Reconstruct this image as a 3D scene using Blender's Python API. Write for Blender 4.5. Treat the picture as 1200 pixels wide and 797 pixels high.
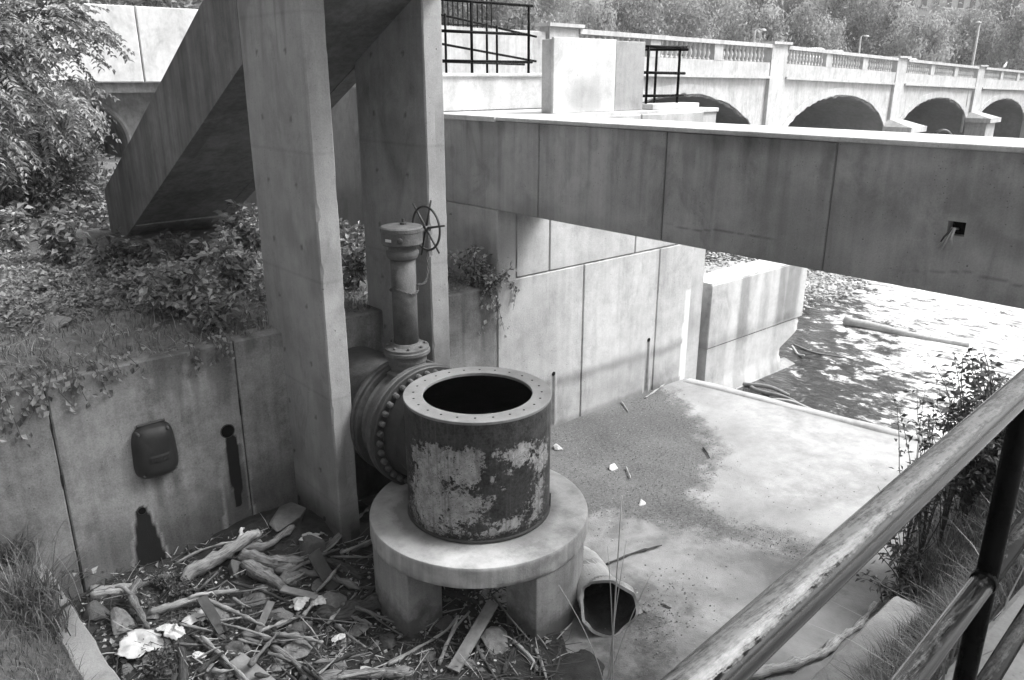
import bpy, bmesh, math, random
import numpy as np
from mathutils import Vector, Matrix

for o in list(bpy.data.objects):
    bpy.data.objects.remove(o)
scene = bpy.context.scene
COL = scene.collection

# ------------------------------------------------------------------ camera
FPX, CX, CY, HZ = 933.0, 600.0, 398.5, 90.0       # photo is 1200 x 797
CAM = np.array([0.0, 0.0, 5.0])
PITCH = math.atan((CY - HZ) / FPX)
GH = math.hypot(FPX, CY - HZ)
YAW = math.atan((1736 - CX) / GH)                 # the walls run along +X, the beam along Y
FWD = np.array([math.cos(YAW), math.sin(YAW), 0.0])
RGT = np.array([math.sin(YAW), -math.cos(YAW), 0.0])
VFW = FWD * math.cos(PITCH) - np.array([0, 0, 1.0]) * math.sin(PITCH)
VUP = FWD * math.sin(PITCH) + np.array([0, 0, 1.0]) * math.cos(PITCH)
cam_data = bpy.data.cameras.new('camera')
cam = bpy.data.objects.new('camera', cam_data)
COL.objects.link(cam)
cam_data.sensor_fit = 'HORIZONTAL'
cam_data.sensor_width = 36.0
cam_data.lens = FPX / 1200 * 36
cam_data.clip_start = 0.05
cam_data.clip_end = 2000
mw = Matrix.Identity(4)
for r in range(3):
    mw[r][0], mw[r][1], mw[r][2], mw[r][3] = RGT[r], VUP[r], -VFW[r], CAM[r]
cam.matrix_world = mw
scene.camera = cam

# ------------------------------------------------------------------ light
SUN_EL = math.radians(50)
SUN_AZ = (0.80, -0.60)                            # towards the sun, over the open river
world = bpy.data.worlds.new('World')
scene.world = world
world.use_nodes = True
wn = world.node_tree
wn.nodes.clear()
wo = wn.nodes.new('ShaderNodeOutputWorld')
bg = wn.nodes.new('ShaderNodeBackground')
sky = wn.nodes.new('ShaderNodeTexSky')
sky.sky_type = 'NISHITA'
sky.sun_disc = False
sky.sun_elevation = SUN_EL
sky.sun_rotation = math.atan2(SUN_AZ[0], SUN_AZ[1])
sky.air_density = 1.6
sky.dust_density = 6.0
bw = wn.nodes.new('ShaderNodeRGBToBW')            # a black and white photograph
wn.links.new(sky.outputs[0], bw.inputs[0])
wn.links.new(bw.outputs[0], bg.inputs[0])
wn.links.new(bg.outputs[0], wo.inputs[0])
bg.inputs[1].default_value = 0.115
sun_data = bpy.data.lights.new('sun', 'SUN')
sun_data.energy = 1.5
sun_data.angle = math.radians(24)
sun = bpy.data.objects.new('sun', sun_data)
COL.objects.link(sun)
sd = Vector((SUN_AZ[0] * math.cos(SUN_EL), SUN_AZ[1] * math.cos(SUN_EL), math.sin(SUN_EL)))
sun.rotation_euler = sd.to_track_quat('Z', 'Y').to_euler()
sun.location = (20, -15, 30)
scene.view_settings.view_transform = 'Standard'
scene.view_settings.look = 'None'
scene.view_settings.gamma = 1
scene.view_settings.use_curve_mapping = False
scene.view_settings.exposure = 1.45
scene.render.engine = 'CYCLES'

# ------------------------------------------------------------------ pixel helpers (a pixel is a direction only)
def ray(x, y):
    return VFW + RGT * (x - CX) / FPX - VUP * (y - CY) / FPX
def onz(x, y, z):
    d = ray(x, y)
    return CAM + d * ((z - 5.0) / d[2])
def onx(x, y, X):
    d = ray(x, y)
    return CAM + d * (X / d[0])
def ony(x, y, Y):
    d = ray(x, y)
    return CAM + d * (Y / d[1])

# ------------------------------------------------------------------ numpy noise
_rs = np.random.RandomState(7)
_perm = _rs.rand(64, 64, 64)
def vnoise(p):
    p = np.asarray(p, float)
    i = np.floor(p).astype(int)
    f = p - i
    f = f * f * (3 - 2 * f)
    out = 0
    for dx in (0, 1):
        wx = f[..., 0] if dx else 1 - f[..., 0]
        for dy in (0, 1):
            wy = f[..., 1] if dy else 1 - f[..., 1]
            for dz in (0, 1):
                wz = f[..., 2] if dz else 1 - f[..., 2]
                out = out + wx * wy * wz * _perm[(i[..., 0] + dx) % 64, (i[..., 1] + dy) % 64, (i[..., 2] + dz) % 64]
    return out
def fbm(p, o=4):
    p = np.asarray(p, float)
    s, a, t = 0, 0.5, 0
    for k in range(o):
        s = s + a * vnoise(p * 2 ** k + 11.3 * k)
        t += a
        a *= 0.5
    return s / t
def fbm2(x, y, sc, o=4, seed=0.0):
    x = np.asarray(x, float)
    y = np.asarray(y, float)
    return fbm(np.stack([x * sc + seed, y * sc + seed * 1.7, np.zeros_like(x) + seed], -1), o)
def sstep(a, b, x):
    t = np.clip((x - a) / (b - a), 0, 1)
    return t * t * (3 - 2 * t)

# ------------------------------------------------------------------ objects
WLOC = {}
def tag(o, label=None, cat=None, group=None, kind=None):
    if label: o['label'] = label
    if cat: o['category'] = cat
    if group: o['group'] = group
    if kind: o['kind'] = kind
    return o
def thing(name, loc, label, cat, group=None):
    o = bpy.data.objects.new(name, None)
    COL.objects.link(o)
    o.location = loc
    o.empty_display_size = 0.2
    WLOC[o.name] = np.array(loc, float)
    return tag(o, label, cat, group)
def link_mesh(name, me, mat, parent=None, smooth=False, bevel=0.0, attrs=None):
    if mat is not None:
        me.materials.append(mat)
    me.polygons.foreach_set('use_smooth', np.full(len(me.polygons), bool(smooth)))
    if attrs:
        for k, a in attrs.items():
            a = np.asarray(a, np.float32)
            if a.ndim == 2:
                me.attributes.new(k, 'FLOAT_VECTOR', 'POINT').data.foreach_set('vector', a.ravel())
            else:
                me.attributes.new(k, 'FLOAT', 'POINT').data.foreach_set('value', a)
    o = bpy.data.objects.new(name, me)
    COL.objects.link(o)
    if parent is not None:
        o.parent = parent
    WLOC[o.name] = WLOC.get(parent.name, np.zeros(3)) if parent is not None else np.zeros(3)
    if bevel > 0:
        m = o.modifiers.new('edge', 'BEVEL')
        m.width = bevel
        m.segments = 2
        m.limit_method = 'ANGLE'
        m.angle_limit = math.radians(40)
    return o
class MB:
    def __init__(s):
        s.v, s.f = [], []
    def add(s, vs, fs):
        n = len(s.v)
        s.v += [tuple(map(float, p)) for p in vs]
        s.f += [tuple(n + i for i in q) for q in fs]
        return s
    def box(s, x0, x1, y0, y1, z0, z1):
        return s.add([(x0, y0, z0), (x1, y0, z0), (x1, y1, z0), (x0, y1, z0), (x0, y0, z1), (x1, y0, z1), (x1, y1, z1), (x0, y1, z1)],
                     [(0, 3, 2, 1), (4, 5, 6, 7), (0, 1, 5, 4), (1, 2, 6, 5), (2, 3, 7, 6), (3, 0, 4, 7)])
    def prism(s, poly, axis, a0, a1):
        """polygon in the two other axes, extruded along axis"""
        def P(q, a):
            q = list(q)
            q.insert(axis, a)
            return q
        n = len(poly)
        return s.add([P(q, a0) for q in poly] + [P(q, a1) for q in poly],
                     [tuple(range(n))[::-1], tuple(range(n, 2 * n))] + [(i, (i + 1) % n, n + (i + 1) % n, n + i) for i in range(n)])
    def tube(s, pts, rad, n=8, cap=True):
        pts = [Vector(p) for p in pts]
        if not hasattr(rad, '__len__'):
            rad = [rad] * len(pts)
        up = Vector((0.13, 0.21, 0.97))
        vs, fs = [], []
        prev = None
        for i, p in enumerate(pts):
            t = (pts[min(i + 1, len(pts) - 1)] - pts[max(i - 1, 0)]).normalized()
            if prev is None:
                a = t.cross(up)
                if a.length < 0.05:
                    a = t.cross(Vector((1, 0, 0)))
            else:
                a = prev - t * prev.dot(t)
            a.normalize()
            prev = a
            b = t.cross(a)
            for k in range(n):
                an = 2 * math.pi * k / n
                vs.append(p + (a * math.cos(an) + b * math.sin(an)) * rad[i])
        for i in range(len(pts) - 1):
            for k in range(n):
                k2 = (k + 1) % n
                fs.append((i * n + k, i * n + k2, (i + 1) * n + k2, (i + 1) * n + k))
        if cap:
            fs.append(tuple(range(n))[::-1])
            fs.append(tuple(range((len(pts) - 1) * n, len(pts) * n)))
        return s.add(vs, fs)
    def lathe(s, prof, org, axis=(0, 0, 1), n=48, closed=False):
        """prof: list of (radius, height along axis)"""
        ax = Vector(axis).normalized()
        a = ax.cross(Vector((0, 0, 1)))
        if a.length < 0.05:
            a = Vector((1, 0, 0))
        a.normalize()
        b = ax.cross(a)
        o = Vector(org)
        vs, fs = [], []
        for r, h in prof:
            for k in range(n):
                an = 2 * math.pi * k / n
                vs.append(o + ax * h + (a * math.cos(an) + b * math.sin(an)) * r)
        m = len(prof)
        for i in range(m if closed else m - 1):
            j = (i + 1) % m
            for k in range(n):
                k2 = (k + 1) % n
                fs.append((i * n + k, i * n + k2, j * n + k2, j * n + k))
        if not closed:
            if prof[0][0] > 1e-4: fs.append(tuple(range(n))[::-1])
            if prof[-1][0] > 1e-4: fs.append(tuple(range((m - 1) * n, m * n)))
        return s.add(vs, fs)
    def build(s, name, mat, parent=None, smooth=False, bevel=0.0, attrs=None, origin=None, local=False):
        me = bpy.data.meshes.new(name)
        off = WLOC.get(parent.name, np.zeros(3)) if parent is not None and not local else np.zeros(3)
        if origin is not None:
            off = off + np.array(origin)
        vs = np.array(s.v) - off
        me.from_pydata([tuple(p) for p in vs], [], s.f)
        me.update()
        bm = bmesh.new()
        bm.from_mesh(me)
        bmesh.ops.recalc_face_normals(bm, faces=bm.faces)
        bm.to_mesh(me)
        bm.free()
        o = link_mesh(name, me, mat, parent, smooth, bevel, attrs)
        if origin is not None:
            o.location = origin
            WLOC[o.name] = WLOC[o.name] + np.array(origin)
        return o
def raw_mesh(name, V, Fa, mat, parent=None, smooth=False, attrs=None):
    """fast path for numpy arrays: V (n,3), Fa (m,k)"""
    me = bpy.data.meshes.new(name)
    V = np.asarray(V, np.float32)
    if parent is not None:
        V = V - WLOC.get(parent.name, np.zeros(3)).astype(np.float32)
    Fa = np.asarray(Fa, np.int32)
    m, k = Fa.shape
    me.vertices.add(len(V))
    me.vertices.foreach_set('co', V.ravel())
    me.loops.add(m * k)
    me.loops.foreach_set('vertex_index', Fa.ravel())
    me.polygons.add(m)
    me.polygons.foreach_set('loop_start', np.arange(0, m * k, k, dtype=np.int32))
    me.polygons.foreach_set('loop_total', np.full(m, k, np.int32))
    me.update(calc_edges=True)
    me.validate()
    return link_mesh(name, me, mat, parent, smooth, 0, attrs)
def copy_tree(o, parent=None):
    c = o.copy()
    COL.objects.link(c)
    c.parent = parent
    for ch in o.children:
        copy_tree(ch, c)
    return c
def grid_sheet(name, mat, xs, ys, zf, parent=None, attrs=None, smooth=True):
    X, Y = np.meshgrid(xs, ys, indexing='ij')
    Z = zf(X, Y)
    V = np.stack([X, Y, Z], -1).reshape(-1, 3)
    nx, ny = len(xs), len(ys)
    I = np.arange(nx * ny).reshape(nx, ny)
    Fa = np.stack([I[:-1, :-1], I[1:, :-1], I[1:, 1:], I[:-1, 1:]], -1).reshape(-1, 4)
    at = {k: fn(X, Y).ravel() for k, fn in (attrs or {}).items()}
    return raw_mesh(name, V, Fa, mat, parent, smooth, at)
def panel(name, mat, O, u, w, d, lu, lw, parent, fn=None, res=0.06, ch=0.014, wob=0.004):
    """cast concrete panel: front grid with chamfered rim, sides and back; u across, w up, d inwards (3-vectors, d with length)"""
    O, u, w, d = [np.array(q, float) for q in (O, u, w, d)]
    nu, nw = max(3, int(lu / res)), max(3, int(lw / res))
    su = np.concatenate([[0], np.linspace(ch, lu - ch, nu), [lu]])
    sw = np.concatenate([[0], np.linspace(ch, lw - ch, nw), [lw]])
    U, W = np.meshgrid(su, sw, indexing='ij')
    P = O + U[..., None] * u + W[..., None] * w
    dn = d / np.linalg.norm(d)
    dep = (fbm(P * 0.9, 3) - 0.5) * wob * 2 + (fbm(P * 7.0, 2) - .5) * wob * .6
    rim = np.zeros_like(U)
    rim[0, :] = rim[-1, :] = 1
    rim[:, 0] = rim[:, -1] = 1
    ragged = ch * (0.6 + 0.9 * fbm(P * 9.0, 3)) + ch * 2.2 * sstep(.60, .72, fbm(P * 3.7 + 5, 3))
    dep = dep + rim * ragged
    P = P + dep[..., None] * dn
    I = np.arange(U.size).reshape(U.shape)
    Fa = [np.stack([I[:-1, :-1], I[1:, :-1], I[1:, 1:], I[:-1, 1:]], -1).reshape(-1, 4)]
    loop = np.concatenate([I[:, 0], I[-1, 1:], I[-2::-1, -1], I[0, -2:0:-1]])
    back = P.reshape(-1, 3)[loop]
    back = back - ((back - O) @ dn)[:, None] * dn + d
    n0 = U.size
    b = np.arange(len(loop)) + n0
    Fa.append(np.stack([loop, b, np.roll(b, -1), np.roll(loop, -1)], -1))
    V = np.concatenate([P.reshape(-1, 3), back])
    st = np.zeros(len(V))
    if fn is not None:
        st[:n0] = fn(P.reshape(-1, 3))
        st[n0:] = st[loop]
    return raw_mesh(name, V, np.concatenate(Fa), mat, parent, False, {'stain': st})

# ------------------------------------------------------------------ materials (all neutral: the photograph is black and white)
def g4(c): return (c, c, c, 1)
class NT:
    def __init__(s, name):
        s.m = bpy.data.materials.new(name)
        s.m.use_nodes = True
        s.t = s.m.node_tree
        s.t.nodes.clear()
        s.out = s.n('ShaderNodeOutputMaterial')
        s.b = s.n('ShaderNodeBsdfPrincipled')
        s.l(s.b.outputs[0], s.out.inputs[0])
    def n(s, ty, **kw):
        q = s.t.nodes.new(ty)
        for k, v in kw.items(): setattr(q, k, v)
        return q
    def l(s, a, b): s.t.links.new(a, b)
    def val(s, sock, v):
        if hasattr(v, 'is_output') or isinstance(v, bpy.types.NodeSocket): s.l(v, sock)
        else: sock.default_value = v
    def math(s, op, a, b=0.0, c=None, clamp=False):
        q = s.n('ShaderNodeMath', operation=op, use_clamp=clamp)
        s.val(q.inputs[0], a)
        s.val(q.inputs[1], b)
        if c is not None: s.val(q.inputs[2], c)
        return q.outputs[0]
    def mapr(s, v, a, b, c=0.0, d=1.0):
        q = s.n('ShaderNodeMapRange')
        s.val(q.inputs[0], v)
        for i, k in enumerate((a, b, c, d)): s.val(q.inputs[i + 1], k)
        return q.outputs[0]
    def mix(s, f, a, b):
        q = s.n('ShaderNodeMix', data_type='RGBA')
        s.val(q.inputs[0], f)
        s.val(q.inputs[6], a if not isinstance(a, (int, float)) else g4(a))
        s.val(q.inputs[7], b if not isinstance(b, (int, float)) else g4(b))
        return q.outputs[2]
    def pos(s, world=True, scale=(1, 1, 1)):
        if world: o = s.n('ShaderNodeNewGeometry').outputs['Position']
        else: o = s.n('ShaderNodeTexCoord').outputs['Object']
        if scale != (1, 1, 1):
            q = s.n('ShaderNodeVectorMath', operation='MULTIPLY')
            s.l(o, q.inputs[0])
            q.inputs[1].default_value = scale
            o = q.outputs[0]
        return o
    def noise(s, vec, sc, det=6.0, ro=0.6, dis=0.0):
        q = s.n('ShaderNodeTexNoise')
        s.l(vec, q.inputs['Vector'])
        q.inputs['Scale'].default_value = sc
        q.inputs['Detail'].default_value = det
        q.inputs['Roughness'].default_value = ro
        q.inputs['Distortion'].default_value = dis
        return q.outputs[0]
    def attr(s, name): return s.n('ShaderNodeAttribute', attribute_name=name).outputs['Fac']
    def bump(s, h, dist, strength=1.0):
        q = s.n('ShaderNodeBump')
        q.inputs['Strength'].default_value = strength
        q.inputs['Distance'].default_value = dist
        s.l(h, q.inputs['Height'])
        s.l(q.outputs[0], s.b.inputs['Normal'])
    def fin(s, col, rough=0.85, spec=0.35, metal=0.0):
        s.val(s.b.inputs['Base Color'], col if not isinstance(col, (int, float)) else g4(col))
        s.val(s.b.inputs['Roughness'], rough)
        s.b.inputs['Specular IOR Level'].default_value = spec
        s.val(s.b.inputs['Metallic'], metal)
        return s.m
def concrete(name, lo, hi, streak=0.35, dark=0.045, pit=1.0, world=True, rough=0.88, damp=None, con=.17):
    t = NT(name)
    p = t.pos(world)
    big = t.noise(p, 0.9, 5, .62, .3)
    mid = t.noise(p, 5.5, 8, .68)
    fine = t.noise(p, 70, 4, .6)
    ps = t.pos(world, (4.5, 4.5, .28))
    st = t.noise(ps, 1.0, 6, .65)
    ps2 = t.pos(world, (16, 16, .5))
    st2 = t.noise(ps2, 1.0, 3, .5)
    f = t.math('ADD', t.math('MULTIPLY', big, .55), t.math('MULTIPLY', mid, .45))
    f = t.math('ADD', f, t.math('MULTIPLY', t.math('SUBTRACT', fine, .5), .34))
    f = t.math('ADD', f, t.math('MULTIPLY', t.math('SUBTRACT', st, .5), streak))
    f = t.math('ADD', f, t.math('MULTIPLY', t.math('SUBTRACT', st2, .5), streak * .5))
    col = t.mix(t.mapr(f, .5 - con, .5 + con), lo, hi)
    vo = t.n('ShaderNodeTexVoronoi')
    t.l(p, vo.inputs['Vector'])
    vo.inputs['Scale'].default_value = 9.0
    vo.inputs['Randomness'].default_value = 1.0
    pits = t.mapr(vo.outputs['Distance'], .05, .09, 1, 0)
    pits = t.math('MULTIPLY', pits, t.mapr(t.noise(p, 2.0, 2), .5, .62))
    col = t.mix(t.math('MULTIPLY', pits, .55 * pit), col, dark)
    v2 = t.n('ShaderNodeTexVoronoi')
    t.l(p, v2.inputs['Vector'])
    v2.inputs['Scale'].default_value = 30.0
    air = t.math('MULTIPLY', t.mapr(v2.outputs['Distance'], .10, .17, 1, 0), t.mapr(t.noise(p, 5.0, 3), .52, .60))
    col = t.mix(t.math('MULTIPLY', air, .6 * pit), col, dark)
    grime = t.noise(t.pos(world, (1.6, 1.6, .9)), 1.3, 9, .72, .6)
    col = t.mix(t.mapr(grime, .52, .68, 0, .38), col, lo * .35)
    a = t.attr('stain')
    ragged = t.math('MULTIPLY', t.math('SUBTRACT', t.noise(p, 11, 7, .7), .5), 0.9)
    wet = t.math('MULTIPLY', t.math('ADD', a, t.math('MULTIPLY', ragged, t.math('MINIMUM', t.math('ABSOLUTE', a), .6))), 1.0, clamp=True)
    col = t.mix(wet, col, dark)
    na = t.math('MULTIPLY', a, -1.0)
    pale = t.math('ADD', na, t.math('MULTIPLY', ragged, t.math('MAXIMUM', na, 0.0)), clamp=True)
    col = t.mix(pale, col, min(.75, hi * 1.7))
    if damp is not None:                              # flood silt left on the foot, with a ragged edge
        sx = t.n('ShaderNodeSeparateXYZ')
        t.l(t.pos(True), sx.inputs[0])
        dm = t.math('ADD', sx.outputs[2], t.math('MULTIPLY', t.math('SUBTRACT', t.noise(p, 3.0, 8, .7), .5), 1.1))
        col = t.mix(t.mapr(dm, damp, damp * .3, 0, .75), col, .07)
    h = t.math('ADD', t.math('MULTIPLY', mid, .5), t.math('MULTIPLY', fine, .35))
    h = t.math('SUBTRACT', h, t.math('MULTIPLY', pits, .8))
    t.bump(h, .012, .6)
    return t.fin(col, t.mapr(mid, .2, .8, rough - .12, min(1, rough + .1)), .3)
def rough_mat(name, lo, hi, scale=8, rough=.85, bump=.01, world=False, spec=.3, stretch=(1, 1, 1), metal=0.0, tilt=None):
    t = NT(name)
    p = t.pos(world, stretch)
    a = t.noise(p, scale, 7, .65)
    b = t.noise(p, scale * .18, 3, .5)
    c = t.noise(p, scale * 9, 3, .6)
    f = t.math('ADD', t.math('MULTIPLY', a, .5), t.math('ADD', t.math('MULTIPLY', b, .3), t.math('MULTIPLY', c, .2)))
    col = t.mix(t.mapr(f, .33, .67), lo, hi)
    t.bump(t.math('ADD', a, t.math('MULTIPLY', c, .3)), bump, .7)
    return t.fin(col, t.mapr(a, .3, .7, max(.05, rough - .12), min(1, rough + .1)), spec, metal)
def leaf_mat(name, lo, hi, trans=.35, rough=.55):
    t = NT(name)
    at = t.attr('tone')
    n = t.noise(t.pos(True), 6, 2)
    f = t.math('ADD', t.math('MULTIPLY', at, .8), t.math('MULTIPLY', n, .3), clamp=True)
    col = t.mix(t.math('POWER', f, 1.5), lo, hi)
    t.fin(col, rough, .35)
    tr = t.n('ShaderNodeBsdfTranslucent')
    t.l(col, tr.inputs['Color'])
    mx = t.n('ShaderNodeMixShader')
    mx.inputs[0].default_value = trans
    t.l(t.b.outputs[0], mx.inputs[1])
    t.l(tr.outputs[0], mx.inputs[2])
    t.l(mx.outputs[0], t.out.inputs[0])
    return t.m
M = {}
M['conc_beam'] = concrete('concrete_weathered', .31, .48, .5, dark=.04)
M['conc_wall'] = concrete('concrete_pale', .34, .56, .30)
M['conc_dirty'] = concrete('concrete_soiled', .13, .38, .3, dark=.015, con=.16)
M['conc_col'] = concrete('concrete_column', .24, .38, .30)
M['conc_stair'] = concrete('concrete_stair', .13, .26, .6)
M['conc_base'] = concrete('concrete_plinth', .24, .44, .45, damp=.38)
M['conc_white'] = concrete('limewashed_concrete', .42, .68, .25, pit=.6)
M['bridge'] = concrete('pale_stucco', .34, .56, .45, pit=.3)
M['bridge_dark'] = rough_mat('shaded_vault', .10, .30, .5, .9, .004, True, .1)  # darkened colour paints the shade under the arches
M['kerb'] = concrete('kerb_concrete', .26, .44, .1)
M['soil'] = rough_mat('dark_soil', .010, .06, 9, .95, .04, True)
M['bank'] = rough_mat('bank_earth', .07, .24, 6, .95, .05, True)
def wood_mat(name, lo, hi, crack):
    t = NT(name)
    g = t.n('ShaderNodeAttribute', attribute_name='grain').outputs['Vector']
    p = t.pos(False)
    a = t.noise(g, 1.6, 7, .7)
    b = t.noise(p, 9, 6, .65)
    c = t.noise(g, 5.0, 4, .6)
    f = t.math('ADD', t.math('MULTIPLY', a, .5), t.math('ADD', t.math('MULTIPLY', b, .35), t.math('MULTIPLY', c, .15)))
    col = t.mix(t.mapr(f, .34, .64), lo, hi)
    cr = t.mapr(c, .36, .44, 1, 0)
    col = t.mix(t.math('MULTIPLY', cr, .7), col, crack)
    t.bump(t.math('SUBTRACT', t.math('ADD', a, t.math('MULTIPLY', b, .6)), t.math('MULTIPLY', cr, .7)), .014, .9)
    return t.fin(col, .88, .2)
M['wood'] = wood_mat('grey_driftwood', .08, .33, .02)
M['wood_pale'] = wood_mat('bleached_driftwood', .22, .58, .06)
M['wood_dark'] = wood_mat('wet_driftwood', .03, .12, .015)
M['rock'] = rough_mat('grey_stone', .09, .30, 5, .85, .02, False)
M['rock_dark'] = rough_mat('dark_stone', .06, .16, 5, .8, .02, False)
M['litter'] = rough_mat('white_plastic', .42, .68, 5, .5, .01, False)
M['iron'] = rough_mat('grey_painted_iron', .025, .15, 8, .7, .014, True, .4)
M['iron_dark'] = rough_mat('dark_iron', .025, .07, 12, .55, .006, True, .4)
M['iron_pale'] = rough_mat('pale_painted_iron', .03, .16, 8, .7, .016, True, .4)
M['ring'] = rough_mat('pale_worn_steel', .14, .28, 9, .6, .004, True, .4)
M['black'] = rough_mat('black_hole', .004, .008, 9, .9, .001, True, .1)
M['rubber'] = rough_mat('black_rubber', .018, .04, 4, .5, .004, True, .4)
M['paint_black'] = rough_mat('black_gloss_paint', .0015, .004, 30, .3, .0008, True, .04)
M['leaf'] = leaf_mat('leaf', .06, .62)
M['leaf_far'] = leaf_mat('leaf_far', .15, .70, .45)  # far foliage paled in colour to stand in for haze
M['leaf_far_dark'] = leaf_mat('leaf_far_deep', .08, .52, .4)  # darker far leaf, its own tone, likewise paled for haze
M['leaf_dark'] = leaf_mat('leaf_deep', .03, .24)  # darker leaf, its own tone
M['leaf_pale'] = leaf_mat('leaf_pale', .08, .55)
M['grass'] = leaf_mat('grass_blade', .07, .30, .3)
M['straw'] = leaf_mat('dry_straw', .18, .50, .25)
M['bark'] = rough_mat('bark', .05, .15, 12, .9, .02, False)
# =================================================================== STRUCTURE
YW = 7.88            # face of the long retaining wall
XB = 6.56            # face of the beam and end of the abutment
ZT = 2.37            # top of the retaining wall
ZB0, ZB1 = 3.37, 4.48   # beam
TX, TY = 4.348, 5.527   # tank centre

# -------- ground to the horizon, river bed, water
def slab_edge(y): return 10.83 + (YW - y) * (0.63 / 3.76)
mb = MB().box(-600, 900, -500, 1200, -3.2, -2.2)
tag(mb.build('ground', M['bank']), kind='structure')

t = NT('river_water')
p = t.pos(True, (1.0, .55, 1))
w1 = t.noise(p, 1.1, 4, .55, .6)
w2 = t.noise(p, 5.0, 5, .6, .4)
t.bump(t.math('ADD', w1, t.math('MULTIPLY', w2, .5)), .30, .8)
fo = t.noise(t.pos(True, (1.1, .8, 1)), 2.4, 8, .70, .25)
px_ = t.n('ShaderNodeSeparateXYZ')
t.l(t.pos(True), px_.inputs[0])
# painted glare: white put into the water colour, clear of the walls
fast = t.mapr(t.math('ADD', px_.outputs[0], t.math('MULTIPLY', px_.outputs[1], -1.45)), 3.5, 9.0)  # open side of the river that gets the painted glare
fast = t.math('MULTIPLY', fast, t.mapr(px_.outputs[0], 70, 30))
foam = t.mapr(t.math('ADD', fo, t.math('MULTIPLY', fast, .24)), .57, .68)  # mask of the white painted as sky glare
col = t.mix(foam, .035, t.mix(t.mapr(t.noise(t.pos(True, (2.4, .9, 1)), 2.2, 6, .65, .3), .36, .52), .12, .72))
WATER = t.fin(col, t.mapr(foam, 0, 1, .06, .55), .6)
xs = np.concatenate([np.linspace(10.6, 40, 80), np.linspace(42, 400, 60)])
ys = np.concatenate([np.linspace(-60, 0, 20), np.linspace(1, 40, 90), np.linspace(44, 420, 50)])
o = grid_sheet('river_water', WATER, xs, ys, lambda X, Y: -.6 + 0.02 * (fbm2(X, Y, .5, 2) - .5))
tag(o, kind='structure')

# -------- concrete slab, with the silt that was washed over it
SILT = [(6.2, 8.2), (10.3, 8.2), (10.1, 7.6), (9.55, 6.6), (9.3, 6.25), (8.85, 5.75), (8.40, 5.48), (7.62, 5.22), (7.35, 4.7), (7.55, 3.9), (7.75, 3.45), (7.3, 3.4), (7.25, 3.9), (6.95, 4.6), (6.82, 4.9), (6.5, 5.55), (6.05, 5.8), (5.6, 6.1), (4.6, 6.6), (4.6, 8.2)]
SILT2 = [(3.0, 3.2), (4.9, 3.9), (5.05, 4.25), (5.35, 4.3), (5.3, 3.9), (4.9, 3.6), (4.2, 3.1)]
def poly_sd(X, Y, poly):
    P = np.stack([X.ravel(), Y.ravel()], -1)
    q = np.array(poly)
    d = np.full(len(P), 1e9)
    ins = np.zeros(len(P), bool)
    n = len(q)
    for i in range(n):
        a, b = q[i], q[(i + 1) % n]
        ab = b - a
        tt = np.clip(((P - a) @ ab) / (ab @ ab), 0, 1)
        d = np.minimum(d, np.linalg.norm(P - (a + tt[:, None] * ab), axis=1))
        c = ((a[1] > P[:, 1]) != (b[1] > P[:, 1])) & (P[:, 0] < (b[0] - a[0]) * (P[:, 1] - a[1]) / (b[1] - a[1] + 1e-12) + a[0])
        ins ^= c
    return np.where(ins, d, -d).reshape(X.shape)
t = NT('silted_slab')
p = t.pos(True)
big = t.noise(p, .8, 5, .6, .4)
mid = t.noise(p, 5, 8, .7)
fine = t.noise(p, 60, 4, .65)
base = t.mix(t.mapr(t.math('ADD', t.math('MULTIPLY', big, .55), t.math('MULTIPLY', mid, .45)), .36, .62), .22, .42)
base = t.mix(t.math('MULTIPLY', t.mapr(fine, .52, .75), .25), base, .2)
a = t.attr('silt')
edge = t.math('ADD', a, t.math('MULTIPLY', t.math('SUBTRACT', t.noise(p, 2.6, 9, .76), .5), 1.7))
msk = t.mapr(t.math('ADD', edge, t.math('MULTIPLY', t.math('SUBTRACT', fine, .5), .35)), -.12, .20)
sil = t.mix(t.mapr(t.math('ADD', t.math('MULTIPLY', t.noise(p, 30, 8, .8), .7), t.math('MULTIPLY', big, .3)), .38, .62), .045, .16)
grit = t.n('ShaderNodeTexVoronoi')
t.l(p, grit.inputs['Vector'])
grit.inputs['Scale'].default_value = 55
spot = t.math('MULTIPLY', t.mapr(grit.outputs['Distance'], .16, .26, .8, 0), t.mapr(t.noise(p, 17, 4, .7), .5, .6))
sil = t.mix(spot, sil, .30)
thin = t.mapr(t.attr('film'), 0, 1, 0, .92)
base = t.mix(t.math('MULTIPLY', thin, t.mapr(t.math('ADD', t.math('MULTIPLY', mid, .5), t.math('MULTIPLY', t.noise(p, 1.7, 6, .65, .5), .5)), .36, .58)), base, .10)
col = t.mix(msk, base, sil)
t.bump(t.math('ADD', t.math('MULTIPLY', mid, .4), t.math('ADD', t.math('MULTIPLY', fine, .4), t.math('MULTIPLY', msk, .4))), .014, .8)
SLAB = t.fin(col, .85, .3)
xs = np.arange(0.4, 12.0, .08)
ys = np.arange(1.6, 8.0, .08)
X, Y = np.meshgrid(xs, ys, indexing='ij')
E_ = slab_edge(Y)
s_ = (X - .4) / (11.6 - .4)
Xs = .4 + (E_ - .4) * np.clip((X - .4) / (xs[-1] - .4), 0, 1)     # squeeze rows to the skewed river edge
Zs = (fbm2(Xs, Y, .6, 4) - .5) * .05 - .02 * sstep(-.5, 0, Xs - E_)
silt = np.maximum(poly_sd(Xs, Y, SILT), poly_sd(Xs, Y, SILT2))
film = sstep(-1.2, .1, silt) * .55 + .6 * sstep(9.0, 6.0, Xs + .35 * (Y - 4)) + .35 * sstep(.5, 0, E_ - Xs)
film = np.clip(film, 0, 1)
V = np.stack([Xs, Y, Zs], -1).reshape(-1, 3)
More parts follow.
